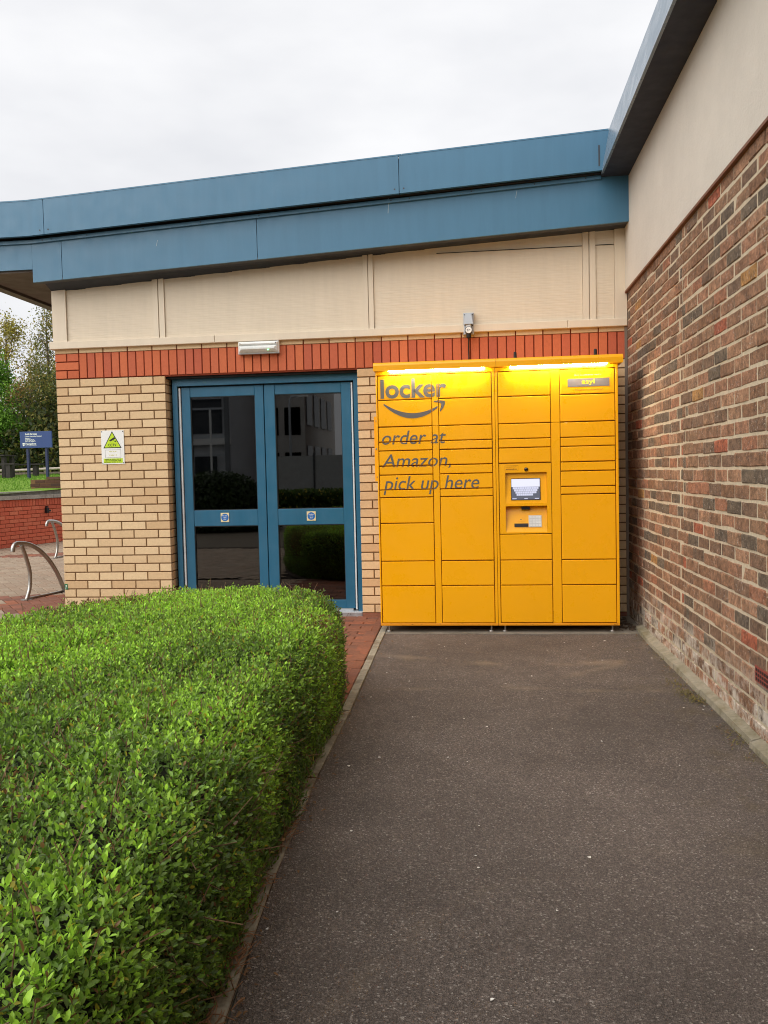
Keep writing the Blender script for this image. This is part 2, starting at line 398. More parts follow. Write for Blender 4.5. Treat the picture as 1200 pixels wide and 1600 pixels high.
# asphalt path: a sheet with a faintly uneven surface
ys = np.concatenate([np.linspace(-.715, -8, 60), np.linspace(-8.5, -30, 12)]); V = []; F = []
for i, y in enumerate(ys):
    a = kerb_r(y); xs = np.linspace(a, 5.0, 15)
    for j, x in enumerate(xs):
        V.append((x, y, .004 * math.sin(x * 2.1 + y * 1.3) * math.sin(y * .9) - .002))
for i in range(len(ys) - 1):
    for j in range(14):
        k = i * 15 + j; F.append((k, k + 15, k + 16, k + 1))
mb = MB(); mb.v = V; mb.f = F; mb.build('asphalt_path', MAT['asphalt'], kind='structure', sm=True)
mb = MB(); mb.cbox(2.93, 4.95, -.72, .25, -.05, .004, .002)
mb.v = [(x, y, z + (.012 * max(0, (y + .2)) if z > 0 else 0)) for x, y, z in mb.v]
slab = mb.build('locker_slab', MAT['slab'], kind='structure')

# kerb edging stones
kerb = reg(bpy.data.objects.new('kerb', None), None, (3.0, -3, 0)); tag(kerb, kind='structure')
y = -.10; k = 0
while y > -9:
    y2 = y - .905; a0, a1 = kerb_r(y), kerb_r(y2); dz = random.uniform(-.003, .004)
    mb = MB(); wv_ = .052
    mb.hexa([(a0 - wv_, y - .004, -.05), (a0 - .001, y - .004, -.05), (a1 - .001, y2 + .004, -.05), (a1 - wv_, y2 + .004, -.05),
             (a0 - wv_ + .003, y - .004, .010 + dz), (a0 - .003, y - .004, .010 + dz), (a1 - .003, y2 + .004, .008 + dz), (a1 - wv_ + .003, y2 + .004, .008 + dz)])
    mb.build('kerb_stone', MAT['kerb'], kerb); y = y2; k += 1

# paving: left yard (worn pavers) and door step (red pavers)
def paver_mesh(l, w_, m, c=.006, h=.05):
    """paver lying flat, centred; chamfered top"""
    mb = MB(); x, y = l / 2, w_ / 2
    mb.v = [(-x, -y, -h), (x, -y, -h), (x, y, -h), (-x, y, -h), (-x, -y, -c * .6), (x, -y, -c * .6), (x, y, -c * .6), (-x, y, -c * .6),
            (-x + c, -y + c, 0), (x - c, -y + c, 0), (x - c, y - c, 0), (-x + c, y - c, 0)]
    mb.f = [(8, 9, 10, 11), (4, 5, 9, 8), (5, 6, 10, 9), (6, 7, 11, 10), (7, 4, 8, 11), (0, 1, 5, 4), (1, 2, 6, 5), (2, 3, 7, 6), (3, 0, 4, 7)]
    return mb
yard = MB().quad((-14, -7, -.022), (.02, -7, -.022), (.02, 16, -.022), (-14, 16, -.022)).quad((.02, -7, -.022), (1.5, -7, -.022), (1.5, -2.4, -.022), (.02, -2.4, -.022)).build('yard_paving', MAT['joint'], kind='structure')
ang = math.radians(-51); ca, sa = math.cos(ang), math.sin(ang)
spots = []; U_ = .104                                   # herringbone: two orientations
for b_ in range(-110, 110):
    for a_ in range(-110, 110):
        q = (a_ - b_) % 4
        if q == 0: lx, ly, tn = a_ + 1, b_ + .5, 0.0
        elif q == 3: lx, ly, tn = a_ + .5, b_ + 1, math.pi / 2
        else: continue
        x = (lx * ca - ly * sa) * U_ - 2; y = (lx * sa + ly * ca) * U_ + 2
        if (-7.2 < x < -.06 and -6.5 < y < 11.5) or (-.07 < x < 1.25 and -6.5 < y < -2.47): spots.append((x, y, tn))
cx, cy = 3.723, -7.0735
def in_view(x, y, tn=0):
    d = (x - cx) * _f.x + (y - cy) * _f.y; s_ = (x - cx) * _r.x + (y - cy) * _r.y
    u = 600 + 1300 * s_ / d; return -10 < u < 108 and y > .3 and not (y > 5.5 and x < -5.35 + .225 * (y - 5.7))
vis = sorted([p for p in spots if in_view(*p)], key=lambda p: (p[0] - cx) ** 2 + (p[1] - cy) ** 2)[:290]; vs = set(vis)
pm = paver_mesh(.200, .098, MAT['pavt']).mesh('worn_paver', MAT['pavt']); pmr = paver_mesh(.200, .098, MAT['paver']).mesh('red_paver', MAT['paver'])
for x, y, tn in vis:
    band = (y - 1.1) - (x + 1) * .15 < .35 or (y > 4.6 + .3 * x + 2.2)
    inst('paver', pmr if band else pm, yard, (x, y, random.uniform(-.002, .002)), ang + tn)
mbj = MB(); base = paver_mesh(.200, .098, None)
for x, y, tn in spots:
    if (x, y, tn) in vs: continue
    n = len(mbj.v); c2_, s2_ = math.cos(ang + tn), math.sin(ang + tn); dz = random.uniform(-.002, .002)
    mbj.v += [(a * c2_ - b * s2_ + x, a * s2_ + b * c2_ + y, c_ + dz) for a, b, c_ in base.v[4:]]
    mbj.f += [tuple(n + i - 4 for i in f) for f in base.f[:5]]
mbj.build('paver_field', MAT['pavt_i'], yard, kind='stuff')

step = MB().quad((.02, -2.4, -.020), (2.93, -2.4, -.020), (2.93, .09, -.020), (.02, .09, -.020)).build('door_step_paving', MAT['joint'], kind='structure')
y = -.10
while y > -3.2:
    a = kerb_r(y) - .055
    inst('paver', pmr, step, (a - .052, y, .006 + random.uniform(-.003, .003)), math.pi / 2 + random.uniform(-.01, .01)); y -= .207
pmh = paver_mesh(.098, .098, MAT['paver']).mesh('half_paver', MAT['paver'])
smass = MB(); sb_ = paver_mesh(.200, .098, None)
for r_ in range(0, 23):
    y = .04 - r_ * .104
    for q in range(0, 13):
        x = 2.755 - q * .205 - (.1025 if r_ % 2 else 0) + (kerb_r(y) - 2.97)
        if x < .1: continue
        if q > 5:
            n = len(smass.v); smass.v += [(a + x, b + y, c_ + .006) for a, b, c_ in sb_.v[4:]]; smass.f += [tuple(n + i - 4 for i in f) for f in sb_.f[:5]]; continue
        inst('paver', pmr, step, (x, y, .006 + random.uniform(-.004, .003)), random.uniform(-.012, .012))
        if q == 0 and r_ % 2: inst('half_paver', pmh, step, (x + .154, y, .006), 0)
smass.build('paver_field', MAT['pavt_i'], step, kind='stuff')

# ================================================================== FRONT BUILDING
bld = thing('brick_building', 'low buff brick building with cream upper panels and blue fascia roof', 'building', (2.4, 1.0, 0))
H0 = .04                                             # bottom of the buff courses
wall = MB()
wall.box(.008, 1.0, .008, .33, -.05, 2.14); wall.box(2.708, 4.95, .008, .33, -.05, 2.14)
wall.box(.008, 4.95, .055, .33, 2.14, 2.9)
wall.hexa([(.008, .055, 2.9), (4.95, .055, 2.9), (4.95, .33, 2.9), (.008, .33, 2.9), (.008, .055, 2.905), (4.95, .055, 3.2), (4.95, .33, 3.2), (.008, .33, 2.905)])
wall.box(.008, .3, .33, 7, -.05, 2.9)
wallo = wall.build('wall', MAT['mortar_dark'], bld)
MB().box(.224, 4.95, .008, .054, 2.132, 2.362).box(.004, .2235, .008, .054, 2.132, 2.362).box(.004, 4.95, .0085, .054, 2.3625, 2.41).build('mortar_band', MAT['mortar_red'], bld)

def brick_mesh(l, h, m, c=.0025, d=.05):
    return MB().cbox(0, l, 0, d, 0, h, c).mesh('brick', m)
BF, BH, BQ = brick_mesh(.215, .065, MAT['yb']), brick_mesh(.1025, .065, MAT['yb']), brick_mesh(.1025, .065, MAT['yb'])
mass = MB()
for k in range(28):
    z = H0 + .005 + k * .075
    odd = k % 2 == 0                                # course 27 (top) starts with a full brick
    for x0, x1 in ((0, 1.0025), (2.705, 4.945)):
        x = x0; first = True
        while x < x1 - .03:
            l = .215
            if first and odd: l = .1025
            l = min(l, x1 - x); first = False
            hid = 3.02 < x + l / 2 < 4.68
            if hid: mass.cbox(x, x + l, 0, .05, z, z + .065, .0025)
            elif abs(l - .215) < .003: inst('brick', BF, wallo, (x, random.uniform(-.001, .001), z))
            elif abs(l - .1025) < .003: inst('brick', BH, wallo, (x, random.uniform(-.001, .001), z))
            else: inst('brick', brick_mesh(l, .065, MAT['yb']), wallo, (x, 0, z))
            x += l + .010
mass.build('hidden_bricks', MAT['yb_i'], wallo, kind='stuff')
# returns of the left pier in the door reveal
rev = brick_mesh(.100, .065, MAT['yb'])
for k in range(28):      # faces +x, seen inside the opening
    inst('reveal_brick', rev, wallo, (1.0026, .053, H0 + .005 + k * .075), math.pi / 2)
# top row of buff stretchers, cut by the sill
BT = brick_mesh(.215, .048, MAT['yb'])
for i in range(22): inst('brick', BT, wallo, (i * .225, 0, 2.365), 0)
# red soldier course and corner block
SM = brick_mesh(.065, .215, MAT['rb']); RF = brick_mesh(.215, .065, MAT['rb']); RH = brick_mesh(.1025, .065, MAT['rb'])
for i in range(63): inst('soldier_brick', SM, wallo, (.225 + i * .075, random.uniform(-.001, .001), 2.145))
for k in range(3):
    z = 2.145 + k * .075
    if k == 1: inst('red_brick', RF, wallo, (0, -.001, z))
    else: inst('red_brick', RH, wallo, (0, -.001, z)); inst('red_brick', RH, wallo, (.1125, -.001, z))
# red base course
RB_ = brick_mesh(.215, .060, MAT['paver'])
for x in [.0 + i * .225 for i in range(4)] + [2.705 + i * .225 for i in range(10)]: inst('base_brick', RB_, wallo, (x, .002, -.022))
MB().box(2.71, 4.93, .0035, .007, -.03, .042).build('base_joint', MAT['mortar_red'], bld)
MB().box(4.928, 4.9495, -.012, .02, 0, 2.40).build('corner_seal', plain('grey_seal', S(120, 108, 96), .8), bld)
MB().box(.999, 2.71, .03, .3, 2.112, 2.1445).build('lintel_shadow', MAT['dark'], bld)  # near-black bar painting the shadow above the door frame

# --- cream cladding band
clad = MB().box(-.03, 4.948, -.028, .05, 2.405, 2.412).build('cladding_back', MAT['clad'], bld)
def ztop(x): return 2.884 + x * (3.188 - 2.884) / 4.93
for a, b in ((-.034, 1.472), (1.475, 4.470), (4.473, 4.948)):
    MB().cbox(a, b, -.034, .05, 2.402, 2.466, .004).build('sill', MAT['clad'], clad)
def cut(x0, x1, y0, y1, z0, mbx=None):
    m_ = mbx or MB()
    return m_.hexa([(x0, y0, z0), (x1, y0, z0), (x1, y1, z0), (x0, y1, z0), (x0, y0, ztop(x0) + .03), (x1, y0, ztop(x1) + .03), (x1, y1, ztop(x1) + .03), (x0, y1, ztop(x0) + .03)])
for a, b in ((-.003, .125), (4.852, 4.948)): cut(a, b, -.018, .05, 2.467).build('corner_post', MAT['clad'], clad)
for a, b in ((.921, 1.025), (2.775, 2.862), (4.597, 4.700)):
    mm = MB(); cut(a, a + (b - a) * .46, -.014, .05, 2.467, mm); cut(a + (b - a) * .54, b, -.014, .05, 2.467, mm); cut(a + (b - a) * .46, a + (b - a) * .54, .004, .05, 2.467, mm)
    mm.build('mullion', MAT['clad'], clad)
for a, b in ((.127, .919), (1.027, 2.773), (2.864, 4.595), (4.702, 4.850)):
    # ribbed sheet: one 20 mm rib after another, cut along the sloping eave
    mm = MB(); z = 2.470; pit = .0205
    while z < 3.2:
        prof = ((0, .0008), (.002, -.0004), (pit - .002, -.0005), (pit, .0008))
        for (za, ya), (zb, yb) in zip(prof[:-1], prof[1:]):
            z0, z1 = z + za, z + zb
            xa = a
            if z0 > ztop(a) + .02: xa = a + (z0 - ztop(a) - .02) / (.304 / 4.93)
            if xa < b - .01: mm.quad((xa, ya, z0), (b, ya, z0), (b, yb, z1), (xa, yb, z1))
        z += pit
    mm.build('ribbed_panel', MAT['clad'], clad)
    MB().box(a, b, .012, .05, 2.467, ztop(a)).build('panel_back', MAT['clad'], clad)
MB().box(3.40, 4.595, -.007, .0, 3.068, 3.0725).box(4.702, 4.85, -.007, 0, 3.068, 3.0725).build('panel_joint', MAT['dark'], clad)

# --- fascia and soffit of the front roof
def up_b(x): return 3.318 if x < -.05 else 3.318 + (x + .05) * .0525
def up_t(x): return 3.606 if x < -.04 else 3.606 + (x + .04) * .0549
def lo_t(x): return up_b(x) - .012
def lo_b(x): return 3.062 if x < -.06 else 2.950 + (x + .06) * .0482
roof = MB()
roof.hexa([(-.66, -.27, 3.345), (4.75, -.27, 3.60), (4.75, 7, 3.60), (-.66, 7, 3.345), (-.66, -.27, 3.59), (4.75, -.27, 3.85), (4.75, 7, 3.85), (-.66, 7, 3.59)])
roof.hexa([(0, -.185, 3.07), (4.93, -.185, 3.3), (4.93, .33, 3.3), (0, .33, 3.07), (0, -.185, 3.34), (4.93, -.185, 3.59), (4.93, .33, 3.59), (0, .33, 3.34)])
roofo = roof.build('roof', MAT['soffit_blue'], bld)
def bar(x0, x1, y0, y1, fb, ft, name, m, par):
    e = .0001
    MB().hexa([(x0, y0, fb(x0 + e)), (x1, y0, fb(x1 - e)), (x1, y1, fb(x1 - e)), (x0, y1, fb(x0 + e)), (x0, y0, ft(x0 + e)), (x1, y0, ft(x1 - e)), (x1, y1, ft(x1 - e)), (x0, y1, ft(x0 + e))]).build(name, m, par)
g = .0025
for a, b in ((-.70, -.045), (-.045, .107 - g), (.107 + g, 3.125 - g), (3.125 + g, 4.80)): bar(a, b, -.305, -.272, up_b, up_t, 'fascia_panel', MAT['fascia'], roofo)
for a, b in ((-.66, -.061), (-.0595, .207 - g), (.207 + g, 1.921 - g), (1.921 + g, 4.948)): bar(a, b, -.212, -.190, lo_b, lo_t, 'lower_fascia_panel', MAT['fascia'], roofo)
for a, b in ((-.66, -.05), (-.05, 4.72)): bar(a, b, -.232, -.2125, lambda x: lo_t(x) - .030, lambda x: lo_t(x) - .001, 'flashing', MAT['fascia'], roofo)
bar(-.66, 4.72, -.271, -.18, lambda x: lo_t(x) + .0, lambda x: lo_t(x) + .03, 'shadow_gap', MAT['dark'], roofo)
bar(-.04, 3.15, -.307, -.273, lambda x: up_t(x) + .001, lambda x: up_t(x) + .012, 'roof_trim', MAT['fascia'], roofo)
bar(3.152, 4.77, -.307, -.273, lambda x: up_t(x) + .001, lambda x: up_t(x) + .012, 'roof_trim', MAT['fascia'], roofo)
bar(-.70, -.042, -.307, -.273, lambda x: up_t(x) + .001, lambda x: up_t(x) + .012, 'roof_trim', MAT['fascia'], roofo)
scr = MB()
def screw(x, y, z, r=.007): scr.poly([(x + r * math.cos(a * math.pi / 3), y, z + r * math.sin(a * math.pi / 3)) for a in range(6)])
for x in (.07, .145, 3.088, 3.162): screw(x, -.3065, up_b(x) + .035)
for x in (.05, .13, .45, .95, 1.45, 1.95, 2.45, 3.05, 3.2, 3.7, 4.2, 4.6): screw(x, -.2335, lo_t(x) - .013, .006)
scr.build('screws', MAT['darkgrey'], roofo, kind='stuff')
# underside: return lip then boards sloping to the wall
so = MB()
so.hexa([(-.06, -.210, 2.951), (4.948, -.210, lo_b(4.948) + .001), (4.948, -.13, lo_b(4.948) + .001), (-.06, -.13, 2.951), (-.06, -.21, 2.97), (4.948, -.21, 3.21), (4.948, -.13, 3.21), (-.06, -.13, 2.97)])
so.build('soffit_lip', plain('grey_lip', S(70, 74, 80), .5), roofo)
so = MB()
so.hexa([(0, -.124, 2.955), (4.948, -.124, 3.197), (4.948, .06, 3.190), (0, .06, 2.886), (0, -.124, 3.0), (4.948, -.124, 3.24), (4.948, .06, 3.24), (0, .06, 3.0)])
so.build('soffit', MAT['soffit_blue'], roofo)
so = MB(); so.box(-.60, -.003, -.185, 7, 3.045, 3.066); so.box(-.62, -.603, -.185, 7, 3.05, 3.066)
so.build('side_soffit', MAT['soffit_brown'], roofo)
MB().box(-.059, .0, -.188, .0, 2.955, 3.043).build('soffit_end', MAT['soffit_brown'], roofo)
MB().box(-.72, -.624, -.188, 7, 3.025, 3.5).build('side_fascia', plain('brown_grey_fascia', S(104, 96, 90), .5), roofo)

# --- doors
frame = MB(); frame.box(1.035, 1.078, .085, .20, 0, 2.113); frame.box(2.657, 2.705, .085, .20, .0, 2.113); frame.box(1.079, 2.656, .0855, .20, 2.052, 2.113)
fro = frame.build('door_frame', MAT['door'], bld)
MB().box(1.0785, 1.092, .135, .19, .03, 2.0515).box(2.641, 2.6565, .135, .19, .03, 2.0515).box(1.0925, 2.640, .14, .19, 2.0435, 2.0515).build('door_gasket', MAT['black'], fro)
MB().box(1.0835, 1.0985, .108, .134, .055, 2.036).build('edge_strip', MAT['wstrip'], fro); MB().box(2.631, 2.6435, .108, .134, .055, 2.036).build('edge_strip', MAT['wstrip'], fro)
MB().cbox(1.03, 2.70, .04, .25, -.02, .045, .006).build('threshold', MAT['alu'], fro)
hx = {}
def door_leaf(x0, x1, g0, g1, sx0, sx1, lab):
    d = MB(); y0, y1 = .118, .165; zb, zt = .062, 2.042
    d.cbox(x0, g0, y0, y1, zb, zt, .003); d.cbox(g1, x1, y0, y1, zb, zt, .003)
    for a, b in ((1.954, zt), (.805, .947), (zb, .138)): d.cbox(g0 + .0004, g1 - .0004, y0 + .002, y1, a, b, .004)
    do = d.build('door', MAT['door'], bld, label=lab)
    bead = MB()
    for a, b in ((.947, 1.954), (.138, .805)):
        MB().box(g0 - .004, g1 + .004, .138, .1445, a - .004, b + .004).build('glass_pane', MAT['glass'], do)
        for e in ((g0, g0 + .006, a, b), (g1 - .006, g1, a, b), (g0 + .006, g1 - .006, a, a + .006), (g0 + .006, g1 - .006, b - .006, b)): bead.box(e[0], e[1], .127, .137, e[2], e[3])
    bead.build('glazing_bead', MAT['black'], do)
    MB().box(x0 + .02, x1 - .02, .117, .1178, .045, .0615).build('brush_strip', MAT['alu'], do)
    zc = (.925 + .838) / 2; cxm = (sx0 + sx1) / 2
    pl = MB().cbox(sx0, sx1, .1155, .118, .840, .922, .001).build('door_sign', plain('cream_sign', S(222, 208, 160), .5, var=.04), do)
    flat('sign_disc', disc(cxm, zc, .034), .1149, plain('blue_sign', S(30, 104, 178), .5, var=.03), do)
    for body, z, wd in (('Fire door', zc + .010, .046), ('keep', zc - .005, .026), ('shut', zc - .020, .024)):
        flat('sign_lettering', text_mesh(body, cxm - wd / 2, cxm + wd / 2, z, z + .011, 0, .01), .1145, MAT['white'], do)
    return do
door_leaf(1.105, 1.850, 1.184, 1.771, 1.431, 1.507, 'left blue glazed door with two dark panes')
door_leaf(1.857, 2.626, 1.951, 2.543, 2.211, 2.291, 'right blue glazed door with two dark panes')
# dark hall behind the glass
hall = MB(); x0, x1, y0, y1, z0, z1 = .40, 4.6, .34, 5.5, -.01, 2.7
hall.quad((x0, y0, z0), (x1, y0, z0), (x1, y1, z0), (x0, y1, z0)); hall.quad((x0, y1, z0), (x1, y1, z0), (x1, y1, z1), (x0, y1, z1))
hall.quad((x0, y0, z0), (x0, y1, z0), (x0, y1, z1), (x0, y0, z1)); hall.quad((x1, y0, z0), (x1, y1, z0), (x1, y1, z1), (x1, y0, z1)); hall.quad((x0, y0, z1), (x1, y0, z1), (x1, y1, z1), (x0, y1, z1))
hall.build('hall_interior', plain('dim_hall', S(92, 88, 82), .7, var=.2, scale=2), bld)

# ================================================================== OLD WALL BUILDING ON THE RIGHT
XW = 4.95
old = thing('rendered_building', 'old dark brick wall with cream render above and grey overhanging eave', 'building', (5.2, -2, 0))
mort = MB(); mort.box(XW + .004, XW + .3, -14, .4, -.05, 2.68)
moo = mort.build('wall', MAT['mortar_pale'], old)
PITCH = .0757
def old_brick(l, h, seed, c=.005):
    """brick with worn, uneven arrises (front -y)"""
    r = random.Random(seed); j = lambda a: r.uniform(-a, a)
    nx = 4; mb = MB(); top = []; bot = []; topi = []; boti = []
    for i in range(nx):
        x = l * i / (nx - 1); e = .0026
        jx = j(.002) if i in (0, nx - 1) else j(.004)
        top.append((x + jx, c + .001, h + j(e))); bot.append((x + jx, c + .001, j(e)))
        xi = min(max(x, c * 1.2), l - c * 1.2)
        topi.append((xi + jx, j(.0012), h - c + j(e))); boti.append((xi + jx, j(.0012), c + j(e)))
    mb.v = top + bot + topi + boti + [(0, .03, 0), (l, .03, 0), (l, .03, h), (0, .03, h)]
    for i in range(nx - 1):
        mb.f += [(8 + i + 4, 8 + i + 5, 8 + i + 1, 8 + i), (4 + i, 4 + i + 1, 12 + i + 1, 12 + i), (8 + i, 8 + i + 1, i + 1, i)]
    mb.f += [(4, 12, 8, 0), (15, 7, 3, 11)]
    mb.f += [(16, 17, 7, 6, 5, 4), (18, 19, 0, 1, 2, 3), (19, 16, 4, 0), (17, 18, 3, 7)]
    return mb
OBF = [old_brick(.2145, .0652, s_).mesh('brick', MAT['ob'], False) for s_ in range(9)]
OBH = [old_brick(.103, .0635, s_ + 40).mesh('brick', MAT['ob'], False) for s_ in range(4)]
OBQ = [old_brick(.048, .0635, s_ + 80).mesh('brick', MAT['ob'], False) for s_ in range(4)]
lay = []
YC = -1.86
for k in range(36):
    z = -.048 + k * PITCH
    off = .1125 if k % 2 else 0.0
    y = .02 + off * .6
    yend = YC + (.011 if k % 2 else .066)
    while y > yend + .05:                                # corner side
        l = min(.213, y - yend)
        lay.append((y, z, l)); y -= l + .0115 + random.uniform(-.002, .002)
    y = YC + (.0 if k % 2 else .055)
    lay.append((y, z, .048)); y -= .048 + .011
    if k % 2: lay.append((y, z, .048)); y -= .048 + .011
    while y > -8.2:
        lay.append((y, z, .213)); y -= .2245 + random.uniform(-.002, .002)
def vis_old(b):
    yy = b[0] - b[2] / 2; d = Vector((XW - cx, yy - cy, b[1] + .03 - 1.2539)); dz_ = d.dot(_f)
    u = 600 + 1300 * d.dot(_r) / dz_ if dz_ > .2 else 9e9; v = 800 - 1300 * d.dot(_u) / dz_ if dz_ > .2 else 9e9
    return dz_ > .2 and u < 1215 and -20 < v < 1620
seen = sorted([b for b in lay if vis_old(b) and b[2] > .2], key=lambda b: -b[0])[::-1]
seen = set(seen[:295])
massm = MB()
for i, b in enumerate(lay):
    yy, z, l = b; dx = random.uniform(-.003, .003); dzz = random.uniform(-.0032, .0032)
    if b in seen: inst('brick', random.choice(OBF), moo, (XW + dx, yy, z + dzz), -math.pi / 2)
    else:
        ob = old_brick(l + .0015, .0652, i); n = len(massm.v)
        massm.v += [(XW + dx + q[1], yy - q[0], z + dzz + q[2]) for q in ob.v]; massm.f += [tuple(n + a for a in f) for f in ob.f]
massm.build('brick_mass', MAT['ob_i'], moo, kind='stuff')
# terracotta air brick, low on the wall
ab = MB(); ab.box(XW - .004, XW + .02, -3.405, -3.19, .276, .348)
abo = ab.build('air_brick', plain('terracotta', S(140, 62, 50), .8, var=.2), old)
hl = MB()
for i in range(7):
    for j in range(3): hl.box(XW - .0055, XW + .0, -3.388 + i * .028, -3.388 + i * .028 + .016, .283 + j * .021, .283 + j * .021 + .013)
hl.build('vent_holes', MAT['dark'], abo)
MB().box(XW - .016, XW + .3, -14, .055, 2.684, 3.545).build('render_coat', MAT['render'], old)
MB().box(XW - .020, XW + .3, -14, .0, 2.668, 2.6835).build('drip_bead', plain('brown_bead', S(120, 76, 50), .6), old)
# eave: flat soffit and leaning fascia
ev = MB(); ev.box(4.716, XW + .2, -14, -.20, 3.546, 3.56); ev.build('soffit', panel('charcoal_soffit', S(34, 44, 62), .75, .03), old)
y0, y1 = -14, -.2995
ff = MB(); ff.hexa([(4.712, y1, 3.543), (4.712, y0, 3.543), (4.730, y0, 3.543), (4.730, y1, 3.543), (4.775, y1, 3.885), (4.775, y0, 3.885), (4.80, y0, 3.885), (4.80, y1, 3.885)])
ff.build('fascia', MAT['fascia_side'], old)
MB().box(4.801, 9, -14, 6, 3.6, 3.88).build('roof', MAT['soffit_blue'], old)
MB().box(4.690, 4.70, -.3085, -.3055, 3.60, 3.76).build('fascia_clip', MAT['darkgrey'], old)
# concrete ledge along the foot of the wall
y = -.55
while y > -10:
    y2 = y - random.uniform(.55, .95); a, b = random.uniform(-.006, .008), random.uniform(-.006, .008)
    MB().hexa([(4.888 + a, y, -.04), (XW + .003, y, -.04), (XW + .003, y2 + .006, -.04), (4.888 + b, y2 + .006, -.04), (4.897 + a, y, .022 + a), (XW + .003, y, .040), (XW + .003, y2 + .006, .040), (4.897 + b, y2 + .006, .022 + b)]).build('ledge_stone', MAT['ledge'], old)
    y = y2

# ================================================================== PARCEL LOCKER
lk = thing('parcel_locker', 'tall yellow parcel locker bank with grey lettering and lit canopy', 'parcel locker', (3.85, -.37, 0))
YF = -.68
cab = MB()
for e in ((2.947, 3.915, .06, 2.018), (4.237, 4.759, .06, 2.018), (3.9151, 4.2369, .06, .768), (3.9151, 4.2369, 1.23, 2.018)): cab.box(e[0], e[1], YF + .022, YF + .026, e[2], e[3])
for a, b in ((2.944, 3.8505), (3.8535, 4.762)): MB().box(a, b, YF + .062, -.06, .058, 2.02).box(a, a + .003, YF + .0265, YF + .0618, .058, 2.02).box(b - .003, b, YF + .0265, YF + .0618, .058, 2.02).build('cabinet', MAT['lock'], lk)
shade_sheet_o = cab.build('seam_shade', plain('amber_seam_shade', S(120, 64, 10), .6), lk)  # sheet behind the doors, its dark amber paints the shade in the seams
for a, b in ((2.944, 3.8505), (3.8535, 4.762)):
    MB().cbox(a, b, YF - .001, YF + .0215, .056, .0745, .002).build('base_rail', MAT['lockbase'], lk)
    MB().cbox(a, b, YF - .001, YF + .0215, 1.9935, 2.021, .002).build('top_rail', MAT['lock'], lk)
for a, b in ((2.944, 2.955), (3.831, 3.8505), (3.8535, 3.871), (4.743, 4.762)):
    MB().cbox(a, b, YF - .001, YF + .0215, .0748, 1.9932, .002).build('stile', MAT['lock'], lk)
words = [text_mesh('locker', 2.981, 3.487, 1.815, 1.962, 0, .026), text_mesh('order at', 2.984, 3.476, 1.463, 1.567, .22, .002),
         text_mesh('Amazon,', 2.980, 3.512, 1.272, 1.388, .22, .002), text_mesh('pick up here', 2.988, 3.724, 1.076, 1.218, .22, .002)]
# smile arrow: a tapering arc and its hooked head
arc = []; n = 22
for i in range(n + 1):
    t_ = i / n; x = 3.003 + t_ * (3.417 - 3.003)
    zc = 1.773 * (1 - t_) ** 2 + 2 * (1.603) * t_ * (1 - t_) + 1.742 * t_ ** 2; th = .0035 + .0165 * math.sin(math.pi * min(1, t_ * .92 + .04)) ** .8
    arc.append((x, zc, th))
pts = [(x, z + h) for x, z, h in arc] + [(x, z - h) for x, z, h in arc]; fs = [(i, n + 1 + i, n + 2 + i, i + 1) for i in range(n)]
hd = [(3.386, 1.780), (3.392, 1.788), (3.425, 1.792), (3.462, 1.788), (3.474, 1.782), (3.474, 1.762), (3.462, 1.735), (3.437, 1.704), (3.432, 1.708),
      (3.441, 1.738), (3.446, 1.762), (3.441, 1.770), (3.418, 1.775)]
k0 = len(pts); pts += hd; H = len(hd)
fs += [(k0, k0 + 1, k0 + 2, k0 + 12), (k0 + 12, k0 + 2, k0 + 3, k0 + 11), (k0 + 11, k0 + 3, k0 + 4, k0 + 5), (k0 + 11, k0 + 5, k0 + 10), (k0 + 10, k0 + 5, k0 + 6, k0 + 9), (k0 + 9, k0 + 6, k0 + 7, k0 + 8)]
words.append((pts, fs))
wink = [MAT['ink'], MAT['ink'], MAT['ink'], MAT['ink'], MAT['ink']]
def letter(o, x0, x1, z0, z1, y):
    for wd in words:
        p = clip(wd, x0 + .0015, x1 - .0015, z0 + .0015, z1 - .0015)
        if p[1]: flat('lettering', p, y - .0007, MAT['ink'], o)
A = [1.990, 1.803, 1.598, 1.483, 1.415, 1.298, 1.229, 1.114, 1.054]
cols = [(2.957, 3.374, A + [.855, .560, .367, .076]), (3.424, 3.829, A + [.560, .367, .076]), (3.873, 4.267, A[:6] + [.759, .560, .367, .076]), (4.335, 4.741, A + [.560, .367, .076])]
GAP = .0034
for ci, (a, b, rows) in enumerate(cols):
    for i in range(len(rows) - 1):
        z1, z0 = rows[i] - GAP, rows[i + 1] + GAP
        if ci == 2 and i == 5: continue
        db_ = MB().cbox(a + GAP, b - GAP, YF - .0002, YF + .02, z0 + random.uniform(-.0006, .0006), z1 + random.uniform(-.0006, .0006), .0035)
        for vi in (8, 9, 10, 11): q_ = db_.v[vi]; db_.v[vi] = (q_[0], q_[1] - random.uniform(0, .0009), q_[2])
        o = db_.build('locker_door', MAT['lock'], lk)
        if ci < 2: letter(o, a + GAP, b - GAP, z0, z1, YF - .0013)
        if ci == 3 and i == 0:
            o['label'] = 'locker door with grey name plate reading asyl'
            flat('name_plate', rects([(4.395, 4.700, 1.858, 1.919)]), YF - .0020, MAT['inkplate'], o)
            flat('plate_lettering', text_mesh('asyl', 4.498, 4.592, 1.868, 1.914, 0, .02), YF - .0026, MAT['yink'], o)
            flat('small_print', text_mesh('amazon.co.uk/addasyl', 4.446, 4.650, 1.829, 1.843), YF - .0020, plain('brown_print', S(150, 110, 60), .6), o)
            flat('faint_print', dashes(4.443, 4.652, 1.938, 1.950, 3), YF - .0020, MAT['pink'], o)
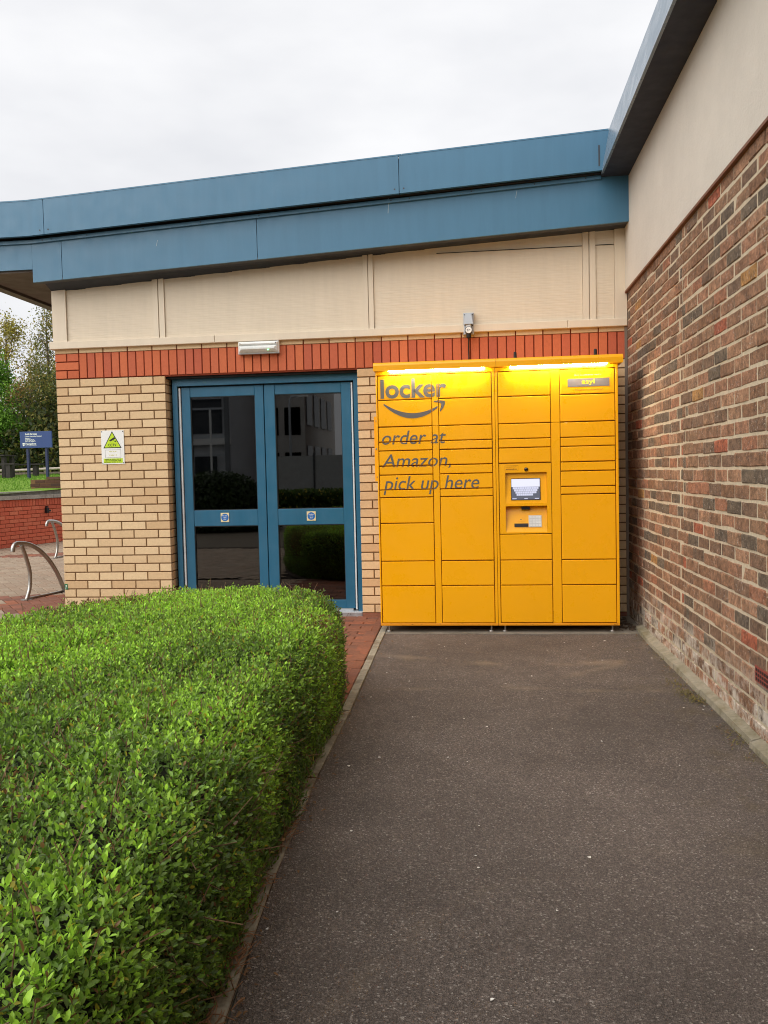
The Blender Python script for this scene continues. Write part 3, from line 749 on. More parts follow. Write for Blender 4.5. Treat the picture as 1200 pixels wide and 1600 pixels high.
for a, b, wr in ((3.3755, 3.4225, True), (4.2685, 4.3335, False)):
    for z0, z1 in ((.076, 1.5965), (1.5985, 1.9915)):
        o = MB().cbox(a, b, YF + .001, YF + .0215, z0, z1, .002).build('divider_strip', MAT['lock'], lk)
        if wr: letter(o, a, b, z0, z1, YF + .0006)
# canopy: two caps with rounded front edge and an LED strip under each
for a, b, l0, l1, lab in ((2.936, 3.861, 3.047, 3.778, 'left canopy cap'), (3.8635, 4.790, 3.970, 4.680, 'right canopy cap')):
    prof = [(-.045, 2.022), (-.045, 2.088), (-.715, 2.086), (-.735, 2.083), (-.747, 2.074), (-.752, 2.060), (-.752, 2.020), (-.742, 2.020), (-.742, 2.026), (-.70, 2.026), (-.70, 2.0225)]
    m_ = MB(); n_ = len(prof); m_.v = [(a, y, z) for y, z in prof] + [(b, y, z) for y, z in prof]
    m_.f = [tuple(range(n_)), tuple(range(2 * n_ - 1, n_ - 1, -1))] + [(i, n_ + i, n_ + (i + 1) % n_, (i + 1) % n_) for i in range(n_)]
    co_ = m_.build('canopy_cap', MAT['lock'], lk)
    MB().box(l0, l1, -.7235, -.7145, 2.0165, 2.0258).build('light_strip', MAT['led'], co_)
for x in (4.012, 4.611):
    m_ = MB(); m_.tube([(x, -.60, 2.087), (x, -.60, 2.093), (x, -.60, 2.094), (x, -.60, 2.140), (x, -.60, 2.146)], [.016, .016, .0135, .0115, .009], 12); m_.build('antenna', MAT['black'], lk, sm=False)
for x in (3.005, 3.80, 3.905, 4.715):
    m_ = MB(); m_.tube([(x, -.625, .004), (x, -.625, .012), (x, -.625, .0125), (x, -.625, .058)], [.022, .020, .007, .007], 12); m_.build('foot', MAT['steel'], lk)
    m_ = MB(); m_.tube([(x, -.15, .004), (x, -.15, .012), (x, -.15, .0125), (x, -.15, .058)], [.022, .020, .007, .007], 12); m_.build('foot', MAT['steel'], lk)
# side fixing bracket
br = MB(); br.box(2.890, 2.9435, -.40, -.394, 1.18, 1.70); br.box(2.940, 2.9437, -.394, -.3, 1.18, 1.70); bro = br.build('fixing_bracket', MAT['lock'], lk)
for z in (1.215, 1.44, 1.665):
    m_ = MB(); m_.tube([(2.908, -.4065, z), (2.908, -.4, z)], .009 if z == 1.44 else .005, 10); m_.build('bolt', MAT['steel'], bro)

# control panel: a door-sized plate with two niches
px0, px1, pz0, pz1 = 3.873 + GAP, 4.267 - GAP, .759 + GAP, 1.298 - GAP
n1 = (3.921, 4.230, .994, 1.226); n2 = (3.921, 4.231, .773, .972)
m_ = MB()
for x0, x1, z0, z1 in ((px0, n1[0], pz0, pz1), (n1[1] + .001, px1, pz0, pz1), (n1[0], n1[1] + .001, n1[3], pz1), (n1[0], n1[1] + .001, n2[3], n1[2]), (n1[0], n1[1] + .001, pz0, n2[2])):
    m_.box(x0, x1, YF - .0005, YF + .02, z0, z1)
cp = m_.build('control_panel', MAT['lock'], lk)
D1 = .028; D2 = .055
# slanted backs: deep at the top, shallow at the foot
m_ = MB(); xa, xb, za, zb = n1
m_.quad((xa, YF + .001, za), (xb, YF + .001, za), (xb, YF + D1, zb), (xa, YF + D1, zb)); m_.quad((xa, YF, zb), (xb, YF, zb), (xb, YF + D1, zb), (xa, YF + D1, zb)).quad((xa, YF, za), (xa, YF, zb), (xa, YF + D1, zb), (xa, YF + .001, za)).quad((xb, YF, za), (xb, YF, zb), (xb, YF + D1, zb), (xb, YF + .001, za))
m_.build('screen_niche', MAT['lock'], cp)
m_ = MB(); xa, xb, za, zb = n2
m_.quad((xa, YF + .001, za), (xb, YF + .001, za), (xb, YF + D2, zb - .004), (xa, YF + D2, zb - .004)); m_.quad((xa, YF, zb), (xb, YF, zb), (xb, YF + D2, zb - .004), (xa, YF + D2, zb - .004)).quad((xa, YF, za), (xa, YF, zb), (xa, YF + D2, zb), (xa, YF + .001, za)).quad((xb, YF, za), (xb, YF, zb), (xb, YF + D2, zb), (xb, YF + .001, za))
m_.build('keypad_niche', MAT['lock'], cp)
def on1(x, z, up): t_ = (z - n1[2]) / (n1[3] - n1[2]); return (x, YF + .001 + (D1 - .001) * t_ - up, z)
def on2(x, z, up): t_ = (z - n2[2]) / (n2[3] - .004 - n2[2]); return (x, YF + .001 + (D2 - .001) * t_ - up, z)
def slab(f, x0, x1, z0, z1, up, name, m, par):
    mm = MB(); mm.hexa([f(x0, z0, up), f(x1, z0, up), f(x1, z0, -.002), f(x0, z0, -.002), f(x0, z1, up), f(x1, z1, up), f(x1, z1, -.002), f(x0, z1, -.002)]); return mm.build(name, m, par)
scn = slab(on1, 3.963, 4.184, 1.017, 1.182, .003, 'screen', MAT['black'], cp)
slab(on1, 3.967, 4.179, 1.117, 1.177, .0036, 'screen_header', MAT['scr_w'], scn); slab(on1, 3.967, 4.179, 1.021, 1.116, .0036, 'screen_keyboard', MAT['scr_d'], scn)
for r_, (a, b) in enumerate(((3.976, 4.170), (3.985, 4.161), (3.996, 4.154), (4.004, 4.128))):
    z = 1.100 - r_ * .0165; nk = 11 - r_; wd = (b - a) / nk
    for i in range(nk): slab(on1, a + i * wd + .0007, a + (i + 1) * wd - .0007, z, z + .0150, .0042, 'screen_key', MAT['scr_k'], scn)
for x0, x1 in ((3.972, 4.004), (4.062, 4.088), (4.140, 4.172)): slab(on1, x0, x1, 1.025, 1.031, .0042, 'screen_button', MAT['scr_k'], scn)
kp = slab(on2, 4.093, 4.190, .810, .898, .004, 'keypad', plain('pale_steel', S(200, 198, 192), .4, .3), cp)
for i in range(4):
    for j in range(4): slab(on2, 4.100 + i * .0225, 4.117 + i * .0225, .816 + j * .0205, .831 + j * .0205, .0075, 'key', plain('key_steel', S(214, 212, 206), .35, .3) if (i + j) == 0 else bpy.data.materials['key_steel'], kp)
slab(on2, 3.985, 4.089, .813, .838, .006, 'card_slot', MAT['black'], cp); slab(on2, 3.99, 4.084, .824, .829, .009, 'card_lip', MAT['darkgrey'], cp)
slab(on2, 4.008, 4.064, .852, .891, .003, 'contactless_pad', MAT['lock'], cp); slab(on2, 4.031, 4.040, .866, .872, .0034, 'contactless_mark', MAT['darkgrey'], cp)
MB().box(4.041, 4.103, YF + .020, YF + .040, .944, .966).build('scanner_window', MAT['black'], cp)
cm = MB()
for i in range(5):
    pass
cm.tube([(4.078, YF - .0005, 1.2495), (4.078, YF - .006, 1.2495), (4.078, YF - .010, 1.2495), (4.078, YF - .013, 1.2495), (4.078, YF - .0145, 1.2495)], [.0155, .0148, .0125, .0085, .003], 18)
cm.build('camera_dome', plain('gloss_black', S(10, 10, 11), .12), cp, sm=True)
flat('sticker_outline', rects([(3.919, 4.019, 1.279, 1.2805), (3.919, 4.019, 1.2395, 1.241), (3.919, 3.9205, 1.241, 1.279), (4.0175, 4.019, 1.241, 1.279)]), YF - .0012, plain('brown_outline', S(140, 84, 20), .6), cp)
flat('sticker_print', dashes(3.930, 4.008, 1.267, 1.272, 5), YF - .0012, bpy.data.materials['brown_outline'], cp); flat('sticker_print', dashes(3.927, 4.012, 1.248, 1.258, 6), YF - .0012, bpy.data.materials['brown_outline'], cp)

# ================================================================== THINGS FIXED TO THE FRONT WALL
sg = thing('cctv_sign', 'white warning sign with yellow camera triangle on buff brick pier', 'sign', (.505, -.005, 1.38))
MB().cbox(.400, .611, -.006, -.0025, 1.377, 1.675, .001).build('sign_plate', MAT['white'], sg)
lime = plain('lime_print', S(186, 216, 20), .5, var=.03); kk = MAT['black']
def tri(s_, y, m, nm):
    c0 = (.5035, 1.572); P3 = [(.419, 1.519), (.588, 1.519), (.5035, 1.668)]
    flat(nm, ([(c0[0] + (x - c0[0]) * s_, c0[1] + (z - c0[1]) * s_) for x, z in P3], [(0, 1, 2)]), y, m, sg)
tri(1.0, -.0066, kk, 'triangle_border'); tri(.86, -.0071, lime, 'triangle')
flat('camera_pictogram', ([(.475, 1.588), (.487, 1.578), (.532, 1.600), (.530, 1.611), (.521, 1.615), (.512, 1.587), (.518, 1.588), (.520, 1.578), (.540, 1.572), (.540, 1.583), (.527, 1.585)],
     [(0, 1, 2, 3, 4), (5, 7, 6), (7, 8, 9, 10)]), -.0076, kk, sg)
flat('sign_lettering', text_mesh('CCTV', .465, .540, 1.534, 1.558, 0, .02), -.0076, kk, sg)
flat('sign_box', rects([(.434, .579, 1.503, 1.5045), (.434, .579, 1.4355, 1.437), (.434, .4355, 1.437, 1.503), (.5775, .579, 1.437, 1.503)]), -.0068, MAT['darkgrey'], sg)
flat('sign_print', dashes(.47, .54, 1.484, 1.494, 11), -.0068, plain('faded_yellow', S(206, 200, 110), .5), sg); flat('sign_print', dashes(.47, .545, 1.452, 1.462, 12), -.0068, bpy.data.materials['faded_yellow'], sg)
flat('sign_strip', rects([(.417, .594, 1.387, 1.428)]), -.0066, lime, sg)
for i in range(3): flat('sign_print', dashes(.430 - (i == 2) * .006, .582, 1.4165 - i * .0125, 1.4245 - i * .0125, 20 + i), -.0072, plain('olive_print', S(70, 80, 20), .6), sg)
for x, z in ((.409, 1.665), (.602, 1.665), (.409, 1.387), (.602, 1.387)): flat('fixing', disc(x, z, .005, 8), -.0066, kk, sg)

el = thing('emergency_light', 'white bulkhead light fitting above the blue doors', 'light fitting', (1.86, -.03, 2.29))
MB().cbox(1.684, 2.040, -.050, -.001, 2.296, 2.397, .012).build('housing', MAT['white'], el)
MB().cbox(1.694, 2.030, -.078, -.0505, 2.306, 2.362, .022).build('diffuser', plain('frosted_diffuser', S(222, 224, 220), .25, var=.02), el)
MB().cbox(1.694, 2.030, -.070, -.0505, 2.3635, 2.388, .010).build('cover', MAT['white'], el)
MB().box(1.6845, 2.0395, -.046, -.002, 2.292, 2.2955).build('base_trim', MAT['grey'], el)
MB().box(1.950, 1.958, -.081, -.0785, 2.314, 2.322).build('green_indicator', emit('green_led', (.2, 1, .35, 1), 3), el)
for x in (1.705, 2.016): MB().box(x, x + .006, -.0725, -.0705, 2.372, 2.382).build('cover_screw', MAT['darkgrey'], el)

so_ = thing('power_socket', 'grey outdoor power socket with plugged in black lead above locker', 'socket', (3.66, -.03, 2.36))
MB().cbox(3.615, 3.702, -.040, -.001, 2.380, 2.562, .008).build('back_box', MAT['grey'], so_)
m_ = MB(); m_.hexa([(3.622, -.085, 2.462), (3.695, -.085, 2.462), (3.690, -.041, 2.462), (3.627, -.041, 2.462), (3.636, -.062, 2.556), (3.681, -.062, 2.556), (3.681, -.041, 2.556), (3.636, -.041, 2.556)]); m_.build('hinged_cover', MAT['grey'], so_)
MB().cbox(3.640, 3.677, -.075, -.041, 2.437, 2.461, .004).build('interlock_switch', MAT['white'], so_)
m_ = MB(); m_.tube([(3.658, -.041, 2.410), (3.658, -.092, 2.410)], .031, 18); m_.build('plug_collar', MAT['darkgrey'], so_)
m_ = MB(); m_.tube([(3.658, -.0925, 2.410), (3.658, -.098, 2.410)], .026, 18); m_.build('plug_face', MAT['white'], so_)
flat('plug_print', dashes(3.644, 3.672, 2.411, 2.418, 31), -.0990, MAT['darkgrey'], so_); flat('plug_print', dashes(3.645, 3.671, 2.400, 2.406, 32), -.0990, MAT['darkgrey'], so_)
m_ = MB(); m_.tube([(3.658, -.07, 2.379), (3.658, -.07, 2.352), (3.658, -.07, 2.345)], [.021, .019, .010], 14); m_.build('plug_grip', MAT['black'], so_)
m_ = MB(); m_.tube([(3.658, -.07, 2.346), (3.656, -.045, 2.30), (3.655, -.02, 2.25), (3.656, -.015, 2.17), (3.657, -.02, 2.08)], .0055, 8); m_.build('power_lead', MAT['black'], so_)
for x in (3.626, 3.691):
    for z in (2.455, 2.545): MB().box(x - .004, x + .004, -.0415, -.0402, z - .004, z + .004).build('cover_clip', MAT['darkgrey'], so_)

gs = thing('exit_marker', 'small green marker with white symbol low on brick pier corner', 'marker', (.02, -.004, .26))
MB().box(.003, .030, -.0035, -.0012, .262, .312).build('marker_plate', plain('green_marker', S(20, 110, 70), .5), gs)
flat('marker_symbol', ([(.010, .270), (.016, .270), (.018, .285), (.024, .294), (.020, .304), (.012, .298), (.014, .286)], [tuple(range(7))]), -.0041, MAT['white'], gs)

# ================================================================== HEDGE
hedge = thing('hedge', 'clipped green box hedge beside the asphalt path', 'hedge', (2.2, -4.5, 0))
# outline in plan, walked counter-clockwise, resampled evenly
def hx_(y): return kerb_r(y) - .022
ctrl = [(hx_(-9.5), -9.5), (hx_(-8), -8), (hx_(-7), -7), (hx_(-6), -6), (hx_(-5.4), -5.4), (hx_(-4.6), -4.6), (hx_(-3.8), -3.8), (hx_(-3.1), -3.1), (2.985, -2.72), (2.90, -2.38), (2.70, -2.14), (2.38, -2.05),
        (2.02, -2.08), (1.72, -2.24), (1.46, -2.56), (1.28, -3.0), (1.12, -3.6), (.95, -4.5), (.8, -5.6), (.7, -7), (.7, -9.5)]
P_ = np.array(ctrl + [ctrl[0]]); seg = np.linalg.norm(np.diff(P_, axis=0), axis=1); cum = np.concatenate([[0], np.cumsum(seg)])
NP = 150; s_ = np.linspace(0, cum[-1], NP, endpoint=False); PL = np.stack([np.interp(s_, cum, P_[:, 0]), np.interp(s_, cum, P_[:, 1])], 1)
for _ in range(3): PL = (np.roll(PL, 1, 0) + 2 * PL + np.roll(PL, -1, 0)) / 4
T_ = np.roll(PL, -1, 0) - np.roll(PL, 1, 0); T_ /= np.linalg.norm(T_, axis=1)[:, None]; NO = np.stack([T_[:, 1], -T_[:, 0]], 1)
rings = [(0, -.07), (.06, -.05), (.16, -.012), (.28, .004), (.42, -.004), (.495, -.022), (.535, -.060), (.552, -.12), (.559, -.24), (.562, -.42), (.565, -.65), (.565, -.9)]
def n3(p, f, seed):
    r = np.random.default_rng(seed); out = np.zeros(len(p))
    for k in range(7):
        d = r.normal(size=3); d /= np.linalg.norm(d); out += np.sin(p @ d * f * r.uniform(.6, 1.6) + r.uniform(0, 6.28))
    return out / 7
RV = []
for z, off in rings:
    lim = np.array([off] * NP)
    RV.append(np.column_stack([PL + NO * lim[:, None], np.full(NP, z)]))
cen = np.array([[2.0, -5.2, .565]])
Vh = np.concatenate(RV + [cen]); tris = []
for k in range(len(rings) - 1):
    for i in range(NP):
        j = (i + 1) % NP; a, b, c_, d_ = k * NP + i, k * NP + j, (k + 1) * NP + j, (k + 1) * NP + i; tris += [(a, b, c_), (a, c_, d_)]
kk_ = (len(rings) - 1) * NP
# cap: strip between the two long sides
for i in range(NP // 2 - 1):
    a, b, c_, d_ = kk_ + i, kk_ + i + 1, kk_ + NP - 2 - i, kk_ + NP - 1 - i
    tris += [(a, b, c_), (a, c_, d_)]
tris = np.array(tris)
nz_ = n3(Vh, 5.5, 3) * .018 + n3(Vh, 14, 4) * .012
body = Vh.copy(); body[:, 2] = np.maximum(0, body[:, 2] - .05 * (body[:, 2] > .1)); ctr = np.array([2.0, -5, .2])
ring_n = np.concatenate([np.column_stack([NO, np.zeros(NP)])] * len(rings) + [np.zeros((1, 3))])
body -= ring_n * .045
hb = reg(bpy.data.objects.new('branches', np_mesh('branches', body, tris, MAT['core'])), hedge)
# shoots on the surface
a, b, c_ = Vh[tris[:, 0]], Vh[tris[:, 1]], Vh[tris[:, 2]]
cr = np.cross(b - a, c_ - a); ar = np.linalg.norm(cr, axis=1) / 2; nn = cr / np.maximum(1e-9, np.linalg.norm(cr, axis=1))[:, None]
flip = (nn[:, 2] < -.2) | ((np.abs(nn[:, 2]) <= .2) & ((((a + b + c_) / 3 - ctr)[:, :2] * nn[:, :2]).sum(1) < 0)); nn[flip] *= -1
cenT = (a + b + c_) / 3
wgt = ar * np.where(cenT[:, 1] > -6.3, 1.0, .10); wgt[cenT[:, 2] < .03] *= .5
NS = 68000
ti = rng.choice(len(tris), NS, p=wgt / wgt.sum()); r1 = np.sqrt(rng.random(NS)); r2 = rng.random(NS)
base = a[ti] * (1 - r1)[:, None] + b[ti] * (r1 * (1 - r2))[:, None] + c_[ti] * (r1 * r2)[:, None]; nrm = nn[ti]
clump = n3(base, 4.0, 11); fine = n3(base, 16, 12)
base = base + nrm * (n3(base, 5.5, 3) * .030 + n3(base, 14, 4) * .024 + n3(base, 42, 5) * .024 + rng.normal(0, .011, NS) + np.where(rng.random(NS) < .012, rng.uniform(.015, .05, NS), 0) * (nrm[:, 2] > .2))[:, None]
dead = np.clip(n3(base, 6.5, 21) * 2.4 - .62, 0, 1) * .55 + .03
up = np.array([0, 0, 1.0])
sdir = nrm * .75 + up * .55 + rng.normal(0, .38, (NS, 3)); sdir /= np.linalg.norm(sdir, axis=1)[:, None]
LV = []; LC = []
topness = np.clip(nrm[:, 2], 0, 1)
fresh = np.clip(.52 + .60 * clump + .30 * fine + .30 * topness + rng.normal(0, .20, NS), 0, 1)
far = base[:, 1] > -3.6
for k in range(8):
    tpos = (k // 2) / 3.0                                     # 0 inside .. 1 tip
    dep = -.044 + .048 * tpos
    p = base + sdir * dep
    ax = np.cross(sdir, rng.normal(size=(NS, 3))) if k % 2 == 0 else -ax
    if k % 2 == 0: ax /= np.linalg.norm(ax, axis=1)[:, None]
    ld = sdir * (.25 + .65 * tpos) + ax * (.95 - .45 * tpos) + rng.normal(0, .16, (NS, 3)); ld /= np.linalg.norm(ld, axis=1)[:, None]
    wdv = np.cross(ld, sdir + rng.normal(0, .25, (NS, 3))); wdv /= np.maximum(1e-6, np.linalg.norm(wdv, axis=1))[:, None]
    ln = np.cross(wdv, ld)
    L = rng.uniform(.0118, .0205, NS) * (1.0 - .12 * tpos) * np.where(rng.random(NS) < .08, 1.35, 1); W = L * rng.uniform(.19, .25, NS)
    fold = L * rng.uniform(.02, .12, NS); curl = L * rng.uniform(-.12, .10, NS)
    q = [p, p + ld * (L * .34)[:, None] + wdv * W[:, None] + ln * fold[:, None], p + ld * (L * .74)[:, None] + wdv * (W * .78)[:, None] + ln * (fold + curl * .5)[:, None], p + ld * L[:, None] + ln * curl[:, None],
         p + ld * (L * .74)[:, None] - wdv * (W * .78)[:, None] + ln * (fold + curl * .5)[:, None], p + ld * (L * .34)[:, None] - wdv * W[:, None] + ln * fold[:, None]]
    LV.append(np.stack(q, 1))
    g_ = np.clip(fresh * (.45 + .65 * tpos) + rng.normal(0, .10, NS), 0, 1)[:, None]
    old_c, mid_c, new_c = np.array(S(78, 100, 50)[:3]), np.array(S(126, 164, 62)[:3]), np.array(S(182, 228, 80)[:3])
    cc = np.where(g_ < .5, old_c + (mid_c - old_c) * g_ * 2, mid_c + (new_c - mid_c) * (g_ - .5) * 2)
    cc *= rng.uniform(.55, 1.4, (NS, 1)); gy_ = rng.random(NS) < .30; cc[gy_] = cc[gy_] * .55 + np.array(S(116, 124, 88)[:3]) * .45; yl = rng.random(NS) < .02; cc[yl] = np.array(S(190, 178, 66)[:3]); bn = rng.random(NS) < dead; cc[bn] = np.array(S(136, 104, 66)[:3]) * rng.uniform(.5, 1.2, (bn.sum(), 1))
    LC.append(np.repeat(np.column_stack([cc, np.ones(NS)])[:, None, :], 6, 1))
LV = np.concatenate(LV).reshape(-1, 3); LC = np.concatenate(LC).reshape(-1, 4); keep = None
nl = len(LV) // 6; i6 = np.arange(nl)[:, None] * 6
fq = np.concatenate([i6 + np.array([[0, 1, 2, 3]]), i6 + np.array([[0, 3, 4, 5]])])
LV[:, 2] = np.maximum(LV[:, 2], .006)
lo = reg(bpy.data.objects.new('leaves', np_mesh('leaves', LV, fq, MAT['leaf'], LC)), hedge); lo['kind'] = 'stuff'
tw = MB()
for i in rng.choice(NS, 6500, replace=False):
    if base[i, 1] < -6.2: continue
    d = sdir[i] * .8 + rng.normal(0, .35, 3); l = rng.uniform(.04, .10)
    p0 = base[i] - sdir[i] * .048; p0[2] = max(p0[2], .01); p1 = p0 + d * l; p1[2] = max(p1[2], .012)
    tw.tube([tuple(p0), tuple((p0 + p1) / 2 + rng.normal(0, .004, 3)), tuple(p1)], [.0017, .0014, .0010], 4, False)
two = tw.build('twigs', MAT['twig'], hedge, kind='stuff')
# soil under the hedge
m_ = MB(); m_.poly([(float(x), float(y), .002) for x, y in PL + NO * .02]); m_.build('hedge_bed', MAT['soil'], kind='structure')

# litter on the ground
lt = MB(); r = random.Random(5)
for (x, y) in [(3.485, -1.58), (3.856, -2.235), (3.306, -2.365), (3.568, -3.495), (3.269, -3.51), (3.367, -2.91), (4.655, -2.995), (4.86, -2.66), (4.84, -2.72), (4.258, -3.249), (3.05, -3.97), (3.301, -4.795), (4.6, -1.0), (4.7, -1.35), (4.66, -1.3), (4.2, -4.2), (3.7, -4.5), (4.4, -4.9)] + [(r.uniform(3.1, 4.85), r.uniform(-6, -.9)) for _ in range(46)]:
    s0 = r.uniform(.0025, .0055) if y < -1 else .007; an = r.uniform(0, 3.14)
    lt.poly([(x + s0 * 1.6 * math.cos(an + q) * (1 if k % 2 else .6), y + s0 * 1.6 * math.sin(an + q) * (1 if k % 2 else .6), .0045 + r.uniform(0, .003)) for k, q in enumerate([i * 1.047 for i in range(6)])])
lit = lt.build('white_litter', plain('white_scrap', S(226, 222, 214), .8)); tag(lit, 'tiny white scraps scattered over the asphalt', 'litter', kind='stuff')
dt = MB()
for cxx, cyy, nn_ in ((3.06, -4.35, 70), (3.045, -4.18, 30), (3.10, -5.05, 90), (3.08, -4.72, 40), (3.0, -3.0, 25), (3.12, -5.35, 50), (3.02, -3.85, 20)):
    for _ in range(nn_):
        x = cxx + r.gauss(-.030, .020); y = cyy + r.gauss(0, .07); an = r.gauss(1.4, .8); l = r.uniform(.02, .075); z = r.uniform(.010, .026)
        dt.tube([(x, y, z), (x + l * .5 * math.cos(an) + r.gauss(0, .004), y + l * .5 * math.sin(an), z + r.uniform(0, .012)), (x + l * math.cos(an + .3), y + l * math.sin(an + .3), max(.008, z - .004))], .0011, 4, False)
tag(dt.build('dry_twig_litter', plain('dry_stalk', S(146, 104, 72), .8, var=.3, scale=40)), 'dry brown stalks lying along the kerb below the hedge', 'twigs', kind='stuff')
ms = MB()
for cxx, cyy, nn_, sx, sy in ((4.84, -2.38, 150, .035, .06), (4.85, -2.55, 150, .03, .05), (4.82, -2.18, 60, .04, .05), (4.87, -3.2, 120, .04, .12), (4.88, -1.5, 60, .02, .2)):
    for _ in range(nn_):
        x = min(4.90, cxx + r.gauss(0, sx)); y = cyy + r.gauss(0, sy); an = r.uniform(0, 6.28); l = r.uniform(.008, .028)
        d = (math.cos(an) * l, math.sin(an) * l); ms.poly([(x - d[1] * .12, y + d[0] * .12, .004), (x + d[1] * .12, y - d[0] * .12, .004), (x + d[0], y + d[1], .004 + r.uniform(.003, .016))])
tag(ms.build('moss_tufts', plain('dry_moss', S(104, 94, 44), .9, var=.35, scale=60)), 'olive moss and dry grass tufts at the foot of the old wall', 'moss', kind='stuff')
db = MB()
for _ in range(70):
    x = r.uniform(4.78, 4.90); y = r.uniform(-.62, -.05); s0 = r.uniform(.006, .02); an = r.uniform(0, 3)
    db.box(-s0, s0, -s0 * .5, s0 * .5, 0, s0 * .4, Matrix.Translation((x, y, .006)) @ Matrix.Rotation(an, 4, 'Z') @ Matrix.Rotation(r.uniform(-.4, .4), 4, 'X'))
tag(db.build('corner_debris', plain('dead_leaf', S(72, 58, 44), .9, var=.4, scale=40)), 'dark leaf debris in the corner behind the locker', 'debris', kind='stuff')

# ================================================================== YARD ON THE LEFT
rwl = thing('retaining_wall', 'low red brick retaining wall with concrete coping beside the yard', 'wall', (-5.0, 7.2, 0))
th = math.atan2(.975, .222); d2 = Vector((math.cos(th), math.sin(th), 0)); nrm2 = Vector((math.sin(th), -math.cos(th), 0))
A0 = Vector((-5.02, 7.228, 0)) - d2 * 1.3; LEN = 5.2
Mw = Matrix.Translation(A0) @ Matrix.Rotation(th, 4, 'Z')
rwo = MB().box(0, LEN, .006, .3, -.05, .89, Mw).build('wall', MAT['mortar_red'], rwl)
RWF, RWH = brick_mesh(.215, .065, MAT['rw']), brick_mesh(.1025, .065, MAT['rw'])
for k in range(10):
    x = 0; first = True
    while x < LEN - .1:
        l = .1025 if (first and k % 2) else .215; first = False
        p = A0 + d2 * x + nrm2 * random.uniform(-.001, .002); inst('brick', RWF if l > .2 else RWH, rwo, (p.x, p.y, .005 + k * .075), th); x += l + .01
RWS = brick_mesh(.065, .125, MAT['rw'])
for i in range(int(LEN / .075)):
    p = A0 + d2 * (i * .075); inst('top_brick', RWS, rwo, (p.x, p.y, .758), th)
x = 0
while x < LEN:
    M2 = Mw; MB().box(x + .004, x + .895, -.035, .32, .892, .965, M2).build('coping_stone', MAT['coping'], rwl); MB().box(x + .3, x + 1.19, .10, .42, .968, 1.035, M2).build('upper_coping_stone', MAT['coping'], rwl); x += .9
wl = thing('wall_lamp', 'small black lamp fixed to the red retaining wall', 'wall lamp', tuple(A0 + d2 * 2.5 + Vector((0, 0, .55))))
Ml = Matrix.Translation(A0 + d2 * 2.52 + Vector((0, 0, 0))) @ Matrix.Rotation(th, 4, 'Z')
MB().box(-.035, .035, -.05, -.002, .60, .70, Ml).build('lamp_body', MAT['black'], wl); MB().box(-.055, .055, -.075, -.051, .625, .66, Ml).build('lamp_hood', MAT['black'], wl); MB().box(-.02, .02, -.045, -.003, .705, .735, Ml).build('lamp_cap', MAT['black'], wl)

# lawn bank behind the wall
def lawn_z(x, y): return float(np.interp(y, [5, 8, 12, 16, 20, 60], [.97, 1.02, 1.16, 1.30, 1.40, 1.5])) + .03 * math.sin(x * .7) * math.sin(y * .5)
V = []; F = []; xs = np.linspace(-45, 8, 54); ysl = np.linspace(0, 1, 30) ** 1.4
for i, t_ in enumerate(ysl):
    for x in xs:
        yb = max(6.0 + (x + 5.02) / .228 * 1.0 * .9, 5.2) if x < -4.2 else 10.0
        yb = 7.4 + (x + 5.0) * 4.39 if -5.9 < x < -3.9 else (3.4 if x <= -5.9 else 12.2)
        yb = min(max(yb, 3.4), 12.2); y = yb + t_ * (58 - yb); V.append((x, y, lawn_z(x, y)))
for i in range(29):
    for j in range(53):
        k = i * 54 + j; F.append((k, k + 1, k + 55, k + 54))
mb = MB(); mb.v = V; mb.f = F; mb.build('lawn', MAT['lawn'], kind='structure', sm=True)
N = 26000; gx = rng.uniform(-17, -4.0, N); gy = 8 + rng.random(N) ** 1.3 * 14; ok = gx < -5.6 + (gy - 8) * .1 + 1.0 * (gy > 9.5) * 4; gx, gy = gx[ok], gy[ok]; N = len(gx)
okk = (gy > 7.6 + (gx + 5.0) * 4.39); gx, gy = gx[okk], gy[okk]; N = len(gx)
gz = np.array([lawn_z(a_, b_) for a_, b_ in zip(gx, gy)]) - .01; h = rng.uniform(.03, .075, N); an = rng.uniform(0, 6.28, N); wdt = .009
GV = np.stack([np.stack([gx - wdt * np.cos(an), gy - wdt * np.sin(an), gz], 1), np.stack([gx + wdt * np.cos(an), gy + wdt * np.sin(an), gz], 1), np.stack([gx + rng.normal(0, .02, N), gy + rng.normal(0, .02, N), gz + h], 1)], 1).reshape(-1, 3)
gc = np.array(S(96, 138, 36)[:3]) * rng.uniform(.7, 1.35, (N, 1)); GC = np.repeat(np.column_stack([gc, np.ones(N)])[:, None], 3, 1).reshape(-1, 4)
gr = reg(bpy.data.objects.new('grass', np_mesh('grass', GV, np.arange(3 * N).reshape(-1, 3), MAT['tleaf'], GC))); tag(gr, 'short green grass on the bank behind the retaining wall', 'grass', kind='stuff')

# dark brick planter on the bank
pl = thing('brick_planter', 'low dark brown brick planter wall on the lawn', 'planter', (-5.35, 9.8, .95))
MB().box(-5.66, -4.2, 9.507, 9.72, .9, 1.255).build('wall', MAT['mortar_dark'], pl)
pbm = brick_mat('planter_brick', [(0, S(80, 56, 46)), (.5, S(96, 66, 52)), (1, S(70, 52, 44))], 'obj', .15); PBF = brick_mesh(.215, .062, pbm)
for k in range(4):
    for i in range(6): inst('brick', PBF, pl, (-5.67 + i * .225 + (.11 if k % 2 else 0), 9.5, .962 + k * .073))
MB().box(-5.30, -4.1, 9.49, 9.73, 1.2565, 1.31).build('top_course', plain('planter_cap', S(92, 64, 50), .85, var=.2), pl)

